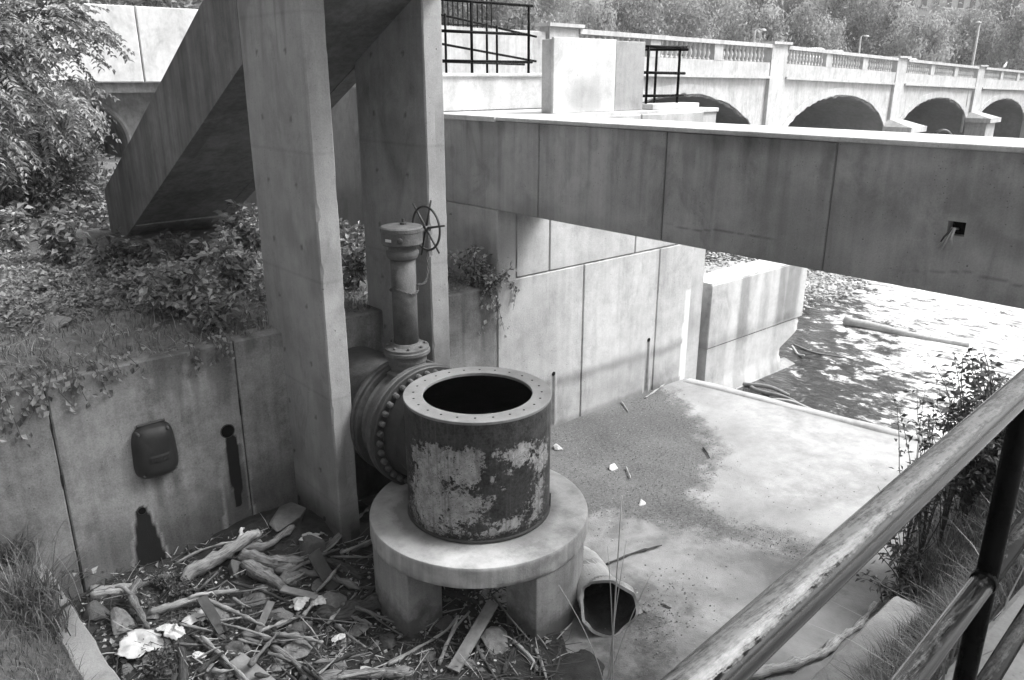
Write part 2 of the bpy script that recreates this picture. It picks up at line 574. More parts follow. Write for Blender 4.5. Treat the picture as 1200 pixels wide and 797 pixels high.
I = np.arange(X.size).reshape(X.shape)
Fa = np.stack([I[:-1, :-1], I[1:, :-1], I[1:, 1:], I[:-1, 1:]], -1).reshape(-1, 4)
# the drop to the river at the slab's outer edge
n0 = len(V)
lip = V[I[-1, :]].copy()
l1 = lip + np.array([.05, 0, -.05])
l2 = lip + np.array([.12, 0, -1.4])
V = np.concatenate([V, l1, l2])
k = len(lip)
j1 = n0 + np.arange(k)
j2 = j1 + k
Fa = np.concatenate([Fa, np.stack([I[-1, :-1], j1[:-1], j1[1:], I[-1, 1:]], -1), np.stack([j1[:-1], j2[:-1], j2[1:], j1[1:]], -1)])
sl = np.concatenate([np.clip(silt.ravel(), -1, 1), np.full(2 * k, -1.)])
fl = np.concatenate([film.ravel(), np.full(2 * k, .6)])
tag(raw_mesh('slab', V, Fa, SLAB, None, True, {'silt': sl, 'film': fl}), kind='structure')
# raised lip along the river edge of the slab
mb = MB()
lp = []
for y in np.linspace(7.8, 2.2, 30):
    lp.append((slab_edge(y), y))
vs, fs = [], []
for x, y in lp:
    h = .012 + .01 * math.sin(y * 5) * math.sin(y * 2.3)
    vs += [(x - .20, y, -.05), (x - .17, y, h), (x + .03, y, h - .01), (x + .07, y, -.35)]
for i in range(len(lp) - 1):
    for q in range(3):
        fs.append((i * 4 + q, i * 4 + q + 1, i * 4 + 5 + q, i * 4 + 4 + q))
mb.add(vs, fs)
tag(mb.build('slab_lip', M['kerb'], smooth=True), 'low worn concrete lip along the river edge of the slab', 'kerb')

# -------- stains: shapes that water and rust have drawn on the walls, plus some painted shade
def drip(P, u, u0, z0, z1, w0, w1, edge=.02):
    z = P[:, 2]
    tt = np.clip((z0 - z) / (z0 - z1), 0, 1)
    wd = w0 + (w1 - w0) * tt
    wd = wd * (0.85 + .3 * vnoise(np.stack([z * 6, z * 0, z * 0 + u0], -1)))
    m = sstep(edge, -edge, np.abs(u - u0) - wd) * (z < z0 + .02) * sstep(z1 - .08, z1 + .05, z)
    return m
def runs(P, u, ztop, amt, sc=5.0, seed=0.0):
    # dirty water runs down from an upper edge, each run with its own length
    k = fbm(np.stack([u * sc, u * 0 + seed, u * 0], -1), 4)
    ln = .15 + 1.3 * vnoise(np.stack([u * sc * 1.7, u * 0 + seed + 3, u * 0], -1)) ** 2
    d = ztop - P[:, 2]
    return amt * sstep(.46, .64, k) * sstep(ln, ln * .4, d) * (d > -.05)
def wall_low(P):
    x, z = P[:, 0], P[:, 2]
    n = fbm(np.stack([x * 1.3, P[:, 1] * 1.3, z * 1.3], -1), 4)
    s = .55 * sstep(.95, .35, z + (n - .5) * .9 - .12 * (x - 2)) * (0.5 + n)      # old flood line
    s = s + .3 * sstep(ZT - .28, ZT + .1, z + (n - .5) * .5) + runs(P, x, ZT, .38, 7.0, 1.0)
    s = s + .25 * sstep(.62, .75, fbm(np.stack([x * 1.1 + 3, x * 0, z * .9], -1), 3))
    tz = np.clip((1.36 - z) / .86, 0, 1)
    hw_ = .030 + .05 * np.sin(math.pi * np.minimum(1, tz * 1.1)) ** .7 * (1 - .6 * tz) + .012 * (n - .5)
    a = sstep(.010, -.012, np.abs(x - 2.815 - .01 * tz) - hw_) * (z < 1.38) * (z > .50)
    s = np.maximum(s, .60 * drip(P, x, 2.83, 1.2, -.2, .09, .13))
    bord = drip(P, x, 2.81, 1.50, -.1, .14, .20) - drip(P, x, 2.81, 1.50, -.1, .105, .165)
    s = np.where(bord > .25, -.55 * bord * (.4 + n), s)
    s = np.where(a > .2, 1.6 * a, s)
    t2 = np.clip((.85 - z) / .85, 0, 1)
    h2 = .045 + .135 * t2 ** .85 + .008 * (n - .5)
    cap = np.where(z > .80, np.sqrt(np.clip(1 - ((z - .80) / .05) ** 2, 0, 1)), 1)
    e2 = np.abs(x - 1.825 - .02 * t2) - h2 * cap
    b = sstep(.012, -.012, e2) * (z < .85)
    s = np.where((e2 < .035) & (b < .3) & (z < .87), -.55, s)
    s = np.where(b > .2, (.88 + .5 * fbm(np.stack([x * 9, x * 0, z * 3], -1), 3)) * b, s)
    s = np.maximum(s, .45 * drip(P, x, 2.02, 1.12, .75, .05, .03) + .3 * drip(P, x, 2.2, 1.12, .7, .04, .03))
    return s
def wall_pale(P):
    x, z = P[:, 0], P[:, 2]
    n = fbm(np.stack([x * 1.2, P[:, 1] * 1.3, z * 1.6], -1), 4)
    line = .72 - .02 * (x - 7.5)
    s = .42 * np.exp(-((z - line - (n - .5) * .12) / .09) ** 2) + .18 * sstep(.75, .3, z + (n - .5) * .4)
    s = s + .22 * sstep(8.4, 6.7, x + (n - .5) * 1.5) + .22 * sstep(.56, .74, n)  # left end greyed with painted soft shade, then random blotches
    s = s + .3 * sstep(.12, .02, z) + runs(P, x, 2.41, .26, 4.0, 7.0) + runs(P, x, ZB1, .2, 4.0, 8.0)
    for u0, z0 in ((7.62, .84), (9.77, .90)):
        b = drip(P, x, u0, z0, .02, .03, .055)
        bord = drip(P, x, u0, z0 + .05, .02, .05, .085) - b
        s = np.where(bord > .5, -.3, s)
        s = np.maximum(s, .85 * b)
    s = np.where((np.abs(x - 10.75) < .06 * (1 + n)) & (z < 1.6), -.6, s)
    s = np.where((np.abs(x - 6.75) < .14 * (.4 + n)) & (z > 2.4), np.maximum(s, .45), s)
    return s
def wall_beam(P):
    y, z = P[:, 1], P[:, 2]
    n = fbm(np.stack([y * 1.1, y * 0, z * 1.5], -1), 4)
    s = runs(P, y, ZB1, .17, 11.0, 2.0) + .22 * sstep(.5, .7, n) + .22 * sstep(ZB1 - .18, ZB1, z + (n - .5) * .2)
    crack = np.abs(z - (ZB0 + .22 + .22 * (fbm(np.stack([y * 1.4, y * 0, y * 0 + 2], -1), 4) - .5) + .03 * (y - 5)))
    s = s + .42 * sstep(.011, .003, crack) * sstep(.42, .6, fbm(np.stack([y * .9 + 4, y * 0, y * 0], -1), 3)) + .12 * sstep(.2, .0, z - ZB0)
    sp = vnoise(np.stack([y * 4.2, y * 0 + 9, z * 4.2], -1))
    s = s + .16 * sstep(.84, .93, sp)
    return s
def wall_any(P):
    n = fbm(P * 1.1, 4)
    return .3 * sstep(.5, .72, n)
def col_stain(P):
    z = P[:, 2]
    n = fbm(P * np.array([2., 2., 1.2]), 4)
    s = .9 * sstep(.85, .3, z + (n - .5) * .9) * (.35 + n) + .25 * sstep(.54, .72, n)
    ty_ = np.abs((P[:, 1] - 7.22) / .62 - np.round((P[:, 1] - 7.22) / .62)) * .62        # tie holes left by the formwork
    tz_ = np.abs((z - .35) / .61 - np.round((z - .35) / .61)) * .61
    s = s + .6 * sstep(.032, .018, np.hypot(ty_, tz_))
    ln = np.abs((z - .66) / 1.22 - np.round((z - .66) / 1.22)) * 1.22                     # faint pour lines
    return s + .14 * sstep(.02, .004, ln + .01 * (n - .5)) + runs(P, P[:, 1] + P[:, 0] * 1.3, 5.8, .30, 6.0, 4.0)

# -------- long retaining wall, cast in panels
wl = thing('retaining_wall', (3.0, YW, 0), 'long low concrete retaining wall with open joints and weep holes below the planted bank', 'wall')
Gp = .012
jx = [-2.2, 1.19, 2.965, 6.56]
for i in range(3):
    panel('panel', M['conc_dirty'], (jx[i] + Gp / 2, YW, -.3), (1, 0, 0), (0, 0, 1), (0, .30, 0), jx[i + 1] - jx[i] - Gp, ZT + .3, wl, wall_low, .028)
mb = MB().box(-2.2, 6.55, YW + .03, YW + .27, -.3, ZT - .03)
mb.build('joint_filler', M['rubber'], wl)
def weep(name, x, z, r, parent, out=.006):
    mb = MB().lathe([(r * 1.05, -.02), (r * 1.05, out), (r * .95, out), (r * .9, -.02)], (x, YW, z), (0, -1, 0), 20)
    o = mb.build(name, M['iron_dark'], parent)
    MB().lathe([(r * .92, .005), (r * .92, .009)], (x, YW, z), (0, -1, 0), 20).build('shaded_bore', M['black'], o)  # flat black disc painted as the shade inside the hole
weep('weep_hole', 2.79, 1.40, .075, wl)
weep('weep_hole', 1.83, .80, .04, wl)

# -------- abutment under the beam's far end
ab = thing('abutment', (8.8, 9.0, -.3), 'pale panelled concrete abutment that carries the far end of the beam', 'abutment')
jl = [6.56, 8.21, 9.93, 10.83]
for i in range(3):
    panel('panel', M['conc_wall'], (jl[i] + Gp / 2, YW, -.6), (1, 0, 0), (0, 0, 1), (0, .30, 0), jl[i + 1] - jl[i] - Gp, 2.41 + .6, ab, wall_pale, .03)
ju = [6.56 + .0, 7.51, 9.32, 10.83]
for i in range(3):
    panel('panel', M['conc_wall'], (ju[i] + Gp / 2 + (.33 if i == 0 else 0), YW, 2.41 + Gp), (1, 0, 0), (0, 0, 1), (0, .30, 0), ju[i + 1] - ju[i] - Gp - (.33 if i == 0 else 0), ZB1 - 2.41 - Gp, ab, wall_pale, .06)
panel('end_pilaster', M['conc_wall'], (10.84, YW + .05, -.8), (1, 0, 0), (0, 0, 1), (0, .4, 0), .39, ZB1 + .8, ab, wall_any, .06)
# its upstream face, flush with the beam
panel('side_panel', M['conc_beam'], (XB, 9.42, 2.2), (0, -1, 0), (0, 0, 1), (.32, 0, 0), 9.42 - YW, ZB0 - .003 - 2.2, ab, wall_any, .06)
panel('side_panel', M['conc_col'], (XB, 16.0, 2.2), (0, -1, 0), (0, 0, 1), (.32, 0, 0), 16.0 - 9.43, 4.85 - 2.2, ab, wall_any, .1)
MB().box(XB + .05, 11.20, YW + .06, 9.40, -.6, ZB1 - .02).build('core', M['conc_wall'], ab)
MB().box(XB - .02, 11.24, YW - .03 + .05, 9.40, ZB1 - .02 + .004, ZB1 + .05).build('deck', M['conc_white'], ab, bevel=.012)
MB().box(XB + .03, 8.9, 9.45, 16.0, 2, 4.99).build('upper_core', M['conc_white'], ab)
panel('upper_front', M['conc_white'], (XB + .02, 9.42, ZB1 + .05), (1, 0, 0), (0, 0, 1), (0, .03, 0), 8.88 - XB, .5, ab, wall_any, .06)
MB().box(XB - .02, 8.94, 9.38, 16.0, 5.0, 5.05).build('upper_deck', M['conc_white'], ab, bevel=.012)
def weep2(x, z): weep('weep_hole', x, z, .032, ab, .006)
weep2(7.62, .86)
weep2(9.77, .92)

# low parapet block on the abutment, half of it limewashed
pb = thing('parapet_block', (8.5, 8.2, ZB1 + .05), 'short concrete parapet block with a limewashed patch standing on the abutment', 'wall')
panel('face', M['conc_white'], (7.64, 8.0, ZB1 + .052), (1, 0, 0), (0, 0, 1), (0, .04, 0), 1.215, 5.49 - ZB1 - .05, pb, wall_any, .06, ch=.008)
panel('face', M['conc_col'], (8.858, 8.006, ZB1 + .052), (1, 0, 0), (0, 0, 1), (0, .04, 0), .62, 5.475 - ZB1 - .05, pb, wall_any, .06, ch=.008)
MB().box(7.65, 9.47, 8.045, 8.24, ZB1 + .052, 5.47).build('core', M['conc_wall'], pb, bevel=.01)

# -------- the beam across the outlet
bm_ = thing('concrete_beam', (XB + .4, 4.0, ZB0), 'long weathered concrete beam spanning the outlet at the abutment', 'beam')
jy = [9.42, 7.10, 5.21, 3.40, -.6]
TB = .92
HOLE = (2.30, 2.43, 3.835, 3.945)
for i in range(4):
    y1, y0 = jy[i], jy[i + 1]
    g = Gp if i else 0
    if i < 3:
        panel('beam_segment', M['conc_beam'], (XB, y1 - g / 2, ZB0), (0, -1, 0), (0, 0, 1), (TB, 0, 0), y1 - y0 - g / 2 - Gp / 2, ZB1 - ZB0, bm_, wall_beam, .018, ch=.010)
    else:
        ha, hb, hc, hd = HOLE
        # the last segment has a square pocket: built from four panels round it
        for (ya, yb, za, zb) in ((y1 - Gp / 2, hb, ZB0, ZB1), (ha, y0, ZB0, ZB1), (hb, ha, ZB0, hc), (hb, ha, hd, ZB1)):
            panel('beam_segment', M['conc_beam'], (XB, ya, za), (0, -1, 0), (0, 0, 1), (TB, 0, 0), ya - yb, zb - za, bm_, wall_beam, .02, ch=.0005, wob=.001)
        MB().box(XB + .10, XB + .12, ha, hb, hc, hd).build('pocket_back', M['black'], bm_)
MB().box(XB + TB - .004, XB + TB + .012, -.6, YW - .005, ZB0, ZB1).build('back_face', M['conc_wall'], bm_)
MB().box(XB - .012, XB + TB + .02, -.6, YW + .01, ZB1 + .001, ZB1 + .046).build('coping', M['conc_white'], bm_, bevel=.012)  # white top strip: sky light put into the colour
MB().box(XB + .02, XB + TB - .02, -.6, YW - .01, ZB0 - .004, ZB0 - .001).build('soffit', M['conc_beam'], bm_)
cords = thing('cut_cable', (XB, 2.36, 3.9), 'frayed pale cable ends hanging from a square pocket in the beam', 'cable')
rr = random.Random(5)
for k, (dy, dz, L) in enumerate(((.09, -.15, .0), (.05, -.17, 0), (-.02, -.11, 0), (.06, -.10, 0))):
    p0 = Vector((XB + .06, 2.37 + .01 * k, 3.88))
    p3 = Vector((XB - .05 - .01 * k, 2.37 + dy, 3.89 + dz))
    pts = [p0, Vector((XB - .02, 2.37 + dy * .2, 3.895)), p0.lerp(p3, .6) + Vector((-.04, 0, .0)), p3]
    MB().tube(pts, [.009, .009, .008, .006], 6).build('strand', M['wood_pale'] if k < 3 else M['iron_dark'], cords, smooth=True)

# -------- wing wall in the water
ww = thing('wing_wall', (13, 8.1, -1), 'free standing concrete wing wall with a broken corner standing in the river', 'wall')
def wing_st(P):
    x, z = P[:, 0], P[:, 2]
    n = fbm(np.stack([x * 1.2, x * 0, z * 1.5], -1), 4)
    stn = fbm(np.stack([x * 3.2, x * 0 + 4, z * .2], -1), 3)
    s = .42 * sstep(.5, .66, stn) * sstep(.3, .55, z) + .34 * np.exp(-((z - .42 - (n - .5) * .1) / .10) ** 2)
    return s + .3 * sstep(-.35, -.55, z) - .35 * sstep(.55, .7, fbm(np.stack([x * 3.2 + 7, x * 0, z * .2], -1), 3))
W0, W1 = 11.42, 14.62
panel('face', M['conc_wall'], (W0, YW, .38), (1, 0, 0), (0, 0, 1), (0, .6, 0), W1 - W0, 1.55 - .38, ww, wing_st, .06)
# the lower face, with the outer corner broken away
nu, nv = 60, 24
us = np.linspace(0, 1, nu)
vs_ = np.linspace(0, 1, nv)
U, Vv = np.meshgrid(us, vs_, indexing='ij')
zz = -.95 + Vv * (.38 + .95) - .002
rightx = W1 + .08 - .55 * sstep(.15, -.2, zz) - .12 * fbm2(zz * 5, zz * 0, 1.0, 4) * 2
xx = W0 + U * (rightx - W0)
ft = .10 * sstep(-.2, -.95, zz)
P1 = np.stack([xx, YW - ft + .03 * sstep(.93, 1, U) * 2, zz], -1).reshape(-1, 3)
P2 = P1 + np.array([0, .6, 0])
I = np.arange(nu * nv).reshape(nu, nv)
Fa = [np.stack([I[:-1, :-1], I[1:, :-1], I[1:, 1:], I[:-1, 1:]], -1).reshape(-1, 4)]
for L in (I[-1, :], I[0, :]):
    Fa.append(np.stack([L[:-1], L[:-1] + nu * nv, L[1:] + nu * nv, L[1:]], -1))
raw_mesh('broken_base', np.concatenate([P1, P2]), np.concatenate(Fa), M['conc_wall'], ww, False, {'stain': np.tile(wing_st(P1), 2)})
MB().box(W0 + .01, W1 - .01, YW + .012, YW + .59, 1.552, 1.575).build('coping', M['conc_white'], ww, bevel=.008)
MB().prism([(YW - .45, -1.2), (YW - .30, -.66), (YW + .2, -.52), (YW + .2, -1.2)], 0, 12.35, 14.45).build('footing', M['conc_dirty'], ww)

# -------- two columns
def column(x0, x1, ztop, label):
    c = thing('concrete_column', ((x0 + x1) / 2, 7.5, 0), label, 'column', 'columns under the stair landing')
    y0, y1 = 6.86, 8.20
    b = .5 * (x1 - x0)
    panel('face', M['conc_col'], (x0, y1, -.3), (0, -1, 0), (0, 0, 1), (b - .002, 0, 0), y1 - y0, ztop + .3, c, col_stain, .026, ch=.014)
    panel('face', M['conc_col'], (x0 + .018, y0 + .002, -.3), (1, 0, 0), (0, 0, 1), (0, y1 - y0 - .006, 0), x1 - x0 - .018, ztop + .3, c, col_stain, .026, ch=.012)
    MB().box(x0 + .03, x1 - .02, y0 + .04, y1 - .001, -.3, ztop - .001).build('core', M['conc_col'], c)
    return c
column(3.50, 3.74, 5.9, 'blade shaped concrete column rising from the debris at the corner of the wall')
column(4.78, 5.02, 5.9, 'blade shaped concrete column standing beside the valve and its handwheel')

# -------- stair: parapet walls, soffit, steps, and the landing they lead up to
st = thing('concrete_stair', (4.25, 12.5, 2.3), 'diagonal concrete stair with solid parapets rising from the bank to the columns', 'staircase')
def soff(y): return 5.24 - .495 * (y - 7.97)
def topz(y): return soff(y) + 1.06
def stair_st(P):
    n = fbm(P * np.array([1, 1.6, .9]), 4)
    kk = fbm(np.stack([P[:, 1] * 5, P[:, 1] * 0 + 6, P[:, 1] * 0], -1), 4)
    return .35 * sstep(.48, .64, kk) * sstep(1.1, .2, (topz(P[:, 1]) - P[:, 2]) * 1.2 + kk * .5) + .32 * sstep(.48, .7, n) + .35 * sstep(.15, .0, topz(P[:, 1]) - P[:, 2]) * n
def skew_panel(name, mat, X, dep, ya, yb, parent):
    # parallelogram face in the plane x = X between the soffit and the parapet top
    n1, n2 = int((yb - ya) / .07), 14
    yy, vv = np.meshgrid(np.linspace(ya, yb, n1), np.linspace(0, 1, n2), indexing='ij')
    zz = soff(yy) + vv * 1.06
    zz = np.maximum(zz, 1.9 + vv * .2)
    P1 = np.stack([np.full_like(yy, X), yy, zz], -1).reshape(-1, 3)
    P2 = P1 + np.array([dep, 0, 0])
    nn = n1 * n2
    I = np.arange(nn).reshape(n1, n2)
    q = np.stack([I[:-1, :-1], I[1:, :-1], I[1:, 1:], I[:-1, 1:]], -1).reshape(-1, 4)
    Fa = [q, q[:, ::-1] + nn]
    for L in (I[-1, :], I[0, :], I[:, 0], I[:, -1]):
        Fa.append(np.stack([L[:-1], L[:-1] + nn, L[1:] + nn, L[1:]], -1))
    return raw_mesh(name, np.concatenate([P1, P2]), np.concatenate(Fa), mat, parent, False, {'stain': np.tile(stair_st(P1), 2)})
ys_ = [14.1, 12.6, 10.9, 8.205]
for i in range(3):
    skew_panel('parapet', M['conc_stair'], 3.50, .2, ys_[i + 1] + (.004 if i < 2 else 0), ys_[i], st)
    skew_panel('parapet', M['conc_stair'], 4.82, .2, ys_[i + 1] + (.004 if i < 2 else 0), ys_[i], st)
pts = [(8.205, soff(8.205) + .012), (14.1, soff(14.1) + .012), (14.1, soff(14.1) + .22), (8.205, soff(8.205) + .22)]
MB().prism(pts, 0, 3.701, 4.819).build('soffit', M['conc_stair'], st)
# lower, dirtier cast of the soffit
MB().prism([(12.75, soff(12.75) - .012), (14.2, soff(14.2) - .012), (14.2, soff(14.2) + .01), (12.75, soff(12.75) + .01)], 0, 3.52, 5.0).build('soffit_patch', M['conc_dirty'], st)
for k in range(18):
    y0 = 8.3 + k * .32
    MB().box(3.702, 4.818, y0, y0 + .318, soff(y0 + .32) + .2, soff(y0) + .2).build('step', M['conc_col'], st)
# the part above the columns runs on past the top of the picture
yq = [8.203, 6.5]
for X in (3.52, 4.81):
    MB().prism([(6.4, soff(6.4)), (8.203, soff(8.203)), (8.203, topz(8.203)), (6.4, topz(6.4))], 0, X + .001, X + .199).build('parapet', M['conc_stair'], st)
MB().prism([(6.4, soff(6.4) + .01), (8.203, soff(8.203) + .01), (8.203, soff(8.203) + .25), (6.4, soff(6.4) + .25)], 0, 3.70, 4.82).build('soffit', M['conc_stair'], st)
MB().box(3.50, 5.02, -3.0, 6.398, 6.02, 6.28).build('deck', M['conc_stair'], st)  # unseen footbridge run, kept this long to shade the left side
MB().box(3.50, 3.68, -3.0, 6.398, 6.282, 7.3).build('parapet', M['conc_stair'], st)
MB().box(4.84, 5.02, -3.0, 6.398, 6.282, 7.3).build('parapet', M['conc_stair'], st)

# -------- walkway under the camera, kerb walls of the pit
tag(MB().box(-12, 30, -4, .60, 2.6, 3.40).build('walkway', M['kerb'], bevel=.02), kind='structure')
kw = thing('kerb_wall', (.95, 5.0, 0), 'low worn concrete kerb wall along the grass above the debris', 'wall')
def kerb_poly(a, b, w, z0, z1, parent, n=40, seed=0):
    a, b = np.array(a), np.array(b)
    d = (b - a) / np.linalg.norm(b - a)
    nrm = np.array([-d[1], d[0]])
    tt = np.linspace(0, 1, n)
    c = a + (b - a) * tt[:, None]
    e1 = c + nrm * (w / 2 + .03 * (fbm2(tt * n * .5, tt * 0, 1, 3, seed)[:, None] - .5))
    e2 = c - nrm * (w / 2 + .03 * (fbm2(tt * n * .5, tt * 0 + 5, 1, 3, seed)[:, None] - .5))
    zt = z1 + .03 * (fbm2(tt * n * .3, tt * 0 + 9, 1, 3, seed) - .5)
    V = np.concatenate([np.c_[e1, np.full(n, z0)], np.c_[e1, zt - .02], np.c_[e1 * .93 + e2 * .07, zt], np.c_[e2 * .93 + e1 * .07, zt], np.c_[e2, zt - .02], np.c_[e2, np.full(n, z0)]])
    Fa = []
    for r in range(5):
        i = np.arange(n - 1) + r * n
        Fa.append(np.stack([i, i + 1, i + 1 + n, i + n], -1))
    i = np.arange(6) * n
    Fa.append(np.array([[i[0], i[1], i[4], i[5]], [i[1], i[2], i[3], i[4]]]))
    i = i + n - 1
    Fa.append(np.array([[i[0], i[1], i[4], i[5]], [i[1], i[2], i[3], i[4]]]))
    return raw_mesh('wall_body', V, np.concatenate(Fa), M['kerb'], parent, False)
kerb_poly((.99, 2.3), (.80, YW - .01), .22, -.2, .61, kw, 60)
kw2 = thing('kerb_wall', (4.0, 2.15, 0), 'low concrete kerb wall at the foot of the grassy bank below the railing', 'wall')
kerb_poly((1.10, 2.02), (6.55, 2.20), .27, -.2, .60, kw2, 60, 3)
# =================================================================== TANK, PLINTH, VALVE
# -------- plinth: a round slab on thick legs
pl = thing('plinth', (TX, TY, 0), 'round concrete plinth on thick legs carrying the open steel tank', 'plinth')
RP, ZP0, ZP1 = 1.081, .73, .941
t = NT('plinth_top')
p = t.pos(True)
mid = t.noise(p, 4.5, 8, .68)
big = t.noise(p, 1.6, 4, .6)
fine = t.noise(p, 55, 4, .6)
f = t.math('ADD', t.math('MULTIPLY', mid, .5), t.math('MULTIPLY', big, .5))
col = t.mix(t.mapr(f, .35, .62), .22, .58)
shadow_stain = t.math('ADD', t.attr('stain'), t.math('MULTIPLY', t.math('SUBTRACT', mid, .5), 1.6))  # dark round the foot plus the tank's painted shadow
col = t.mix(t.mapr(shadow_stain, .2, .75, 0, .8), col, .10)
streak = t.noise(t.pos(True, (14, 14, .4)), 1.0, 4, .6)
col = t.mix(t.math('MULTIPLY', t.mapr(streak, .45, .7, 0, .45), t.mapr(t.attr('side'), 0, 1)), col, .13)
t.bump(t.math('ADD', mid, t.math('MULTIPLY', fine, .5)), .012, .6)
PL = t.fin(col, .85, .3)
rings = [(.4, ZP1, 0)] + [(r, ZP1, 0) for r in np.linspace(.5, RP - .02, 14)] + [(RP - .006, ZP1 - .004, 0), (RP, ZP1 - .018, 1)] + [(RP + .002 * math.sin(q * 7), ZP1 - .018 - q, 1) for q in np.linspace(.02, ZP1 - ZP0 - .03, 5)] + [(RP - .008, ZP0, 1), (.3, ZP0, 1)]
n = 160
V, A1, A2 = [], [], []
for r, z, sd_ in rings:
    an = np.arange(n) * 2 * math.pi / n
    V.append(np.stack([TX + r * np.cos(an), TY + r * np.sin(an), np.full(n, z)], -1))
    # darker round the tank foot; the tank's shadow is painted on one side
    ang = np.cos(an - math.radians(160))
    A1.append((.55 * sstep(.92, .70, r) + .35 * sstep(.1, .9, ang)) * (1 - sd_ * .5))
    A2.append(np.full(n, float(sd_)))
V = np.concatenate(V)
V[:, 2] += (fbm(V * 6, 3) - .5) * .008
I = np.arange(len(rings) * n).reshape(len(rings), n)
J = np.roll(I, -1, 1)
Fa = np.stack([I[:-1], J[:-1], J[1:], I[1:]], -1).reshape(-1, 4)
raw_mesh('slab', V, Fa, PL, pl, True, {'stain': np.concatenate(A1), 'side': np.concatenate(A2)}).data.set_sharp_from_angle(angle=math.radians(40))
def leg(a0, a1, inner):
    an = np.radians(np.linspace(a0, a1, 12))
    poly = [(TX + (RP - .012) * math.cos(q), TY + (RP - .012) * math.sin(q)) for q in an] + inner
    o = MB().prism(poly, 2, -.12, ZP0 + .002).build('leg', M['conc_base'], pl, bevel=.012)
leg(153, 193.5, [(3.68, 5.26), (3.66, 5.80)])
leg(260, 303, [(4.75, 4.92), (4.13, 4.86)])
leg(25, 70, [(TX + .35, TY + .65), (TX + .6, TY + .25)])

# -------- steel tank
tk = thing('steel_tank', (TX, TY, ZP1), 'open round steel tank with peeling dark paint and a bolted top ring', 'tank')
RT, ZK = .698, 2.157
t = NT('peeling_paint')
p = t.pos(True)
n1 = t.noise(p, 7, 9, .75, .2)
n2 = t.noise(p, 38, 5, .7)
n3 = t.noise(p, 1.8, 4, .6)
dark = t.mix(t.mapr(t.math('ADD', t.math('MULTIPLY', n1, .6), t.math('MULTIPLY', n2, .4)), .38, .66), .010, .085)
pale = t.mix(t.mapr(t.noise(p, 12, 6, .7), .35, .65), .20, .42)
vo = t.n('ShaderNodeTexVoronoi')
t.l(p, vo.inputs['Vector'])
vo.inputs['Scale'].default_value = 62
spk = t.mapr(vo.outputs['Distance'], .22, .34, 1, 0)
spk = t.math('MULTIPLY', spk, t.mapr(t.noise(p, 9, 3), .42, .60))
pale = t.mix(spk, pale, .05)
a = t.attr('peel')
e = t.math('ADD', a, t.math('ADD', t.math('MULTIPLY', t.math('SUBTRACT', n1, .5), 1.9), t.math('MULTIPLY', t.math('SUBTRACT', n2, .5), .9)))
m = t.mapr(e, .46, .54)
stv = t.noise(t.pos(True, (30, 30, 1.2)), 1.0, 3, .6)
dark = t.mix(t.math('MULTIPLY', t.mapr(stv, .55, .75), .35), dark, .14)
pale = t.mix(t.math('MULTIPLY', t.mapr(stv, .52, .68), .55), pale, .09)
col = t.mix(m, dark, pale)
t.bump(t.math('ADD', t.math('MULTIPLY', m, -.8), t.math('MULTIPLY', n2, .5)), .009, 1.0)
SHELL = t.fin(col, t.mapr(m, 0, 1, .5, .8), .35)
na_, nz_ = 220, 80
an = np.arange(na_) * 2 * math.pi / na_
zz = np.linspace(ZP1 + .012, ZK - .03, nz_)
Aa, Zz = np.meshgrid(an, zz, indexing='ij')
Rr = RT + .004 * (fbm(np.stack([np.cos(Aa) * 3, np.sin(Aa) * 3, Zz * 3], -1), 3) - .5) - .012 * sstep(ZP1 + .10, ZP1 + .05, Zz)
Xk, Yk = TX + Rr * np.cos(Aa), TY + Rr * np.sin(Aa)
# patches where the paint has come off, as they sit on the shell
peel = np.full(Aa.shape, .12)
def cyl_hit(x, y):
    d = ray(x, y)
    o = CAM - np.array([TX, TY, 0])
    A = d[0] ** 2 + d[1] ** 2
    B = 2 * (o[0] * d[0] + o[1] * d[1])
    Cc = o[0] ** 2 + o[1] ** 2 - RT ** 2
    D = B * B - 4 * A * Cc
    return CAM + d * ((-B - math.sqrt(max(D, 0))) / (2 * A))
PEEL = [(500, 570, 22, 50, .75), (520, 540, 22, 28, .7), (545, 545, 20, 32, .75), (505, 610, 20, 18, .55), (530, 595, 26, 26, .7), (555, 590, 12, 16, .5), (612, 528, 16, 20, .7), (634, 545, 10, 35, .55), (630, 585, 10, 30, .5),
        (577, 562, 5, 9, .5), (590, 572, 4, 5, .5), (580, 530, 8, 8, .5), (572, 590, 10, 8, .45), (600, 612, 16, 9, .4), (615, 600, 14, 10, .4), (470, 530, 5, 20, .5), (560, 625, 40, 6, .3), (500, 520, 8, 10, .5), (606, 548, 5, 6, .4), (477, 600, 6, 20, .4)]
for x, y, rx, ry, wgt in PEEL:
    c = cyl_hit(x, y)
    if not np.isfinite(c).all(): continue
    ac = math.atan2(c[1] - TY, c[0] - TX)
    nrm = np.array([math.cos(ac), math.sin(ac), 0])
    fore = max(.35, abs(nrm @ RGT if False else nrm @ FWD))
    da = (Aa - ac + math.pi) % (2 * math.pi) - math.pi
    su = da * RT / (rx * .0073 / fore)
    sv = (Zz - c[2]) / (ry * .0078)
    peel = np.maximum(peel, .12 + wgt * np.exp(-(su ** 2 + sv ** 2) * .55))
peel = peel + .10 * sstep(1.5, 1.0, Zz) - .4 * sstep(1.84, 1.96, Zz)
far = np.cos(Aa - math.atan2(FWD[1], FWD[0]))            # the far side, hidden from the walkway, is peeling as well
peel = np.where(far > .1, .12 + .5 * (fbm(np.stack([np.cos(Aa) * 2, np.sin(Aa) * 2, Zz * 2], -1), 3) - .2), peel)
V = np.stack([Xk, Yk, Zz], -1).reshape(-1, 3)
I = np.arange(na_ * nz_).reshape(na_, nz_)
J = np.roll(I, -1, 0)
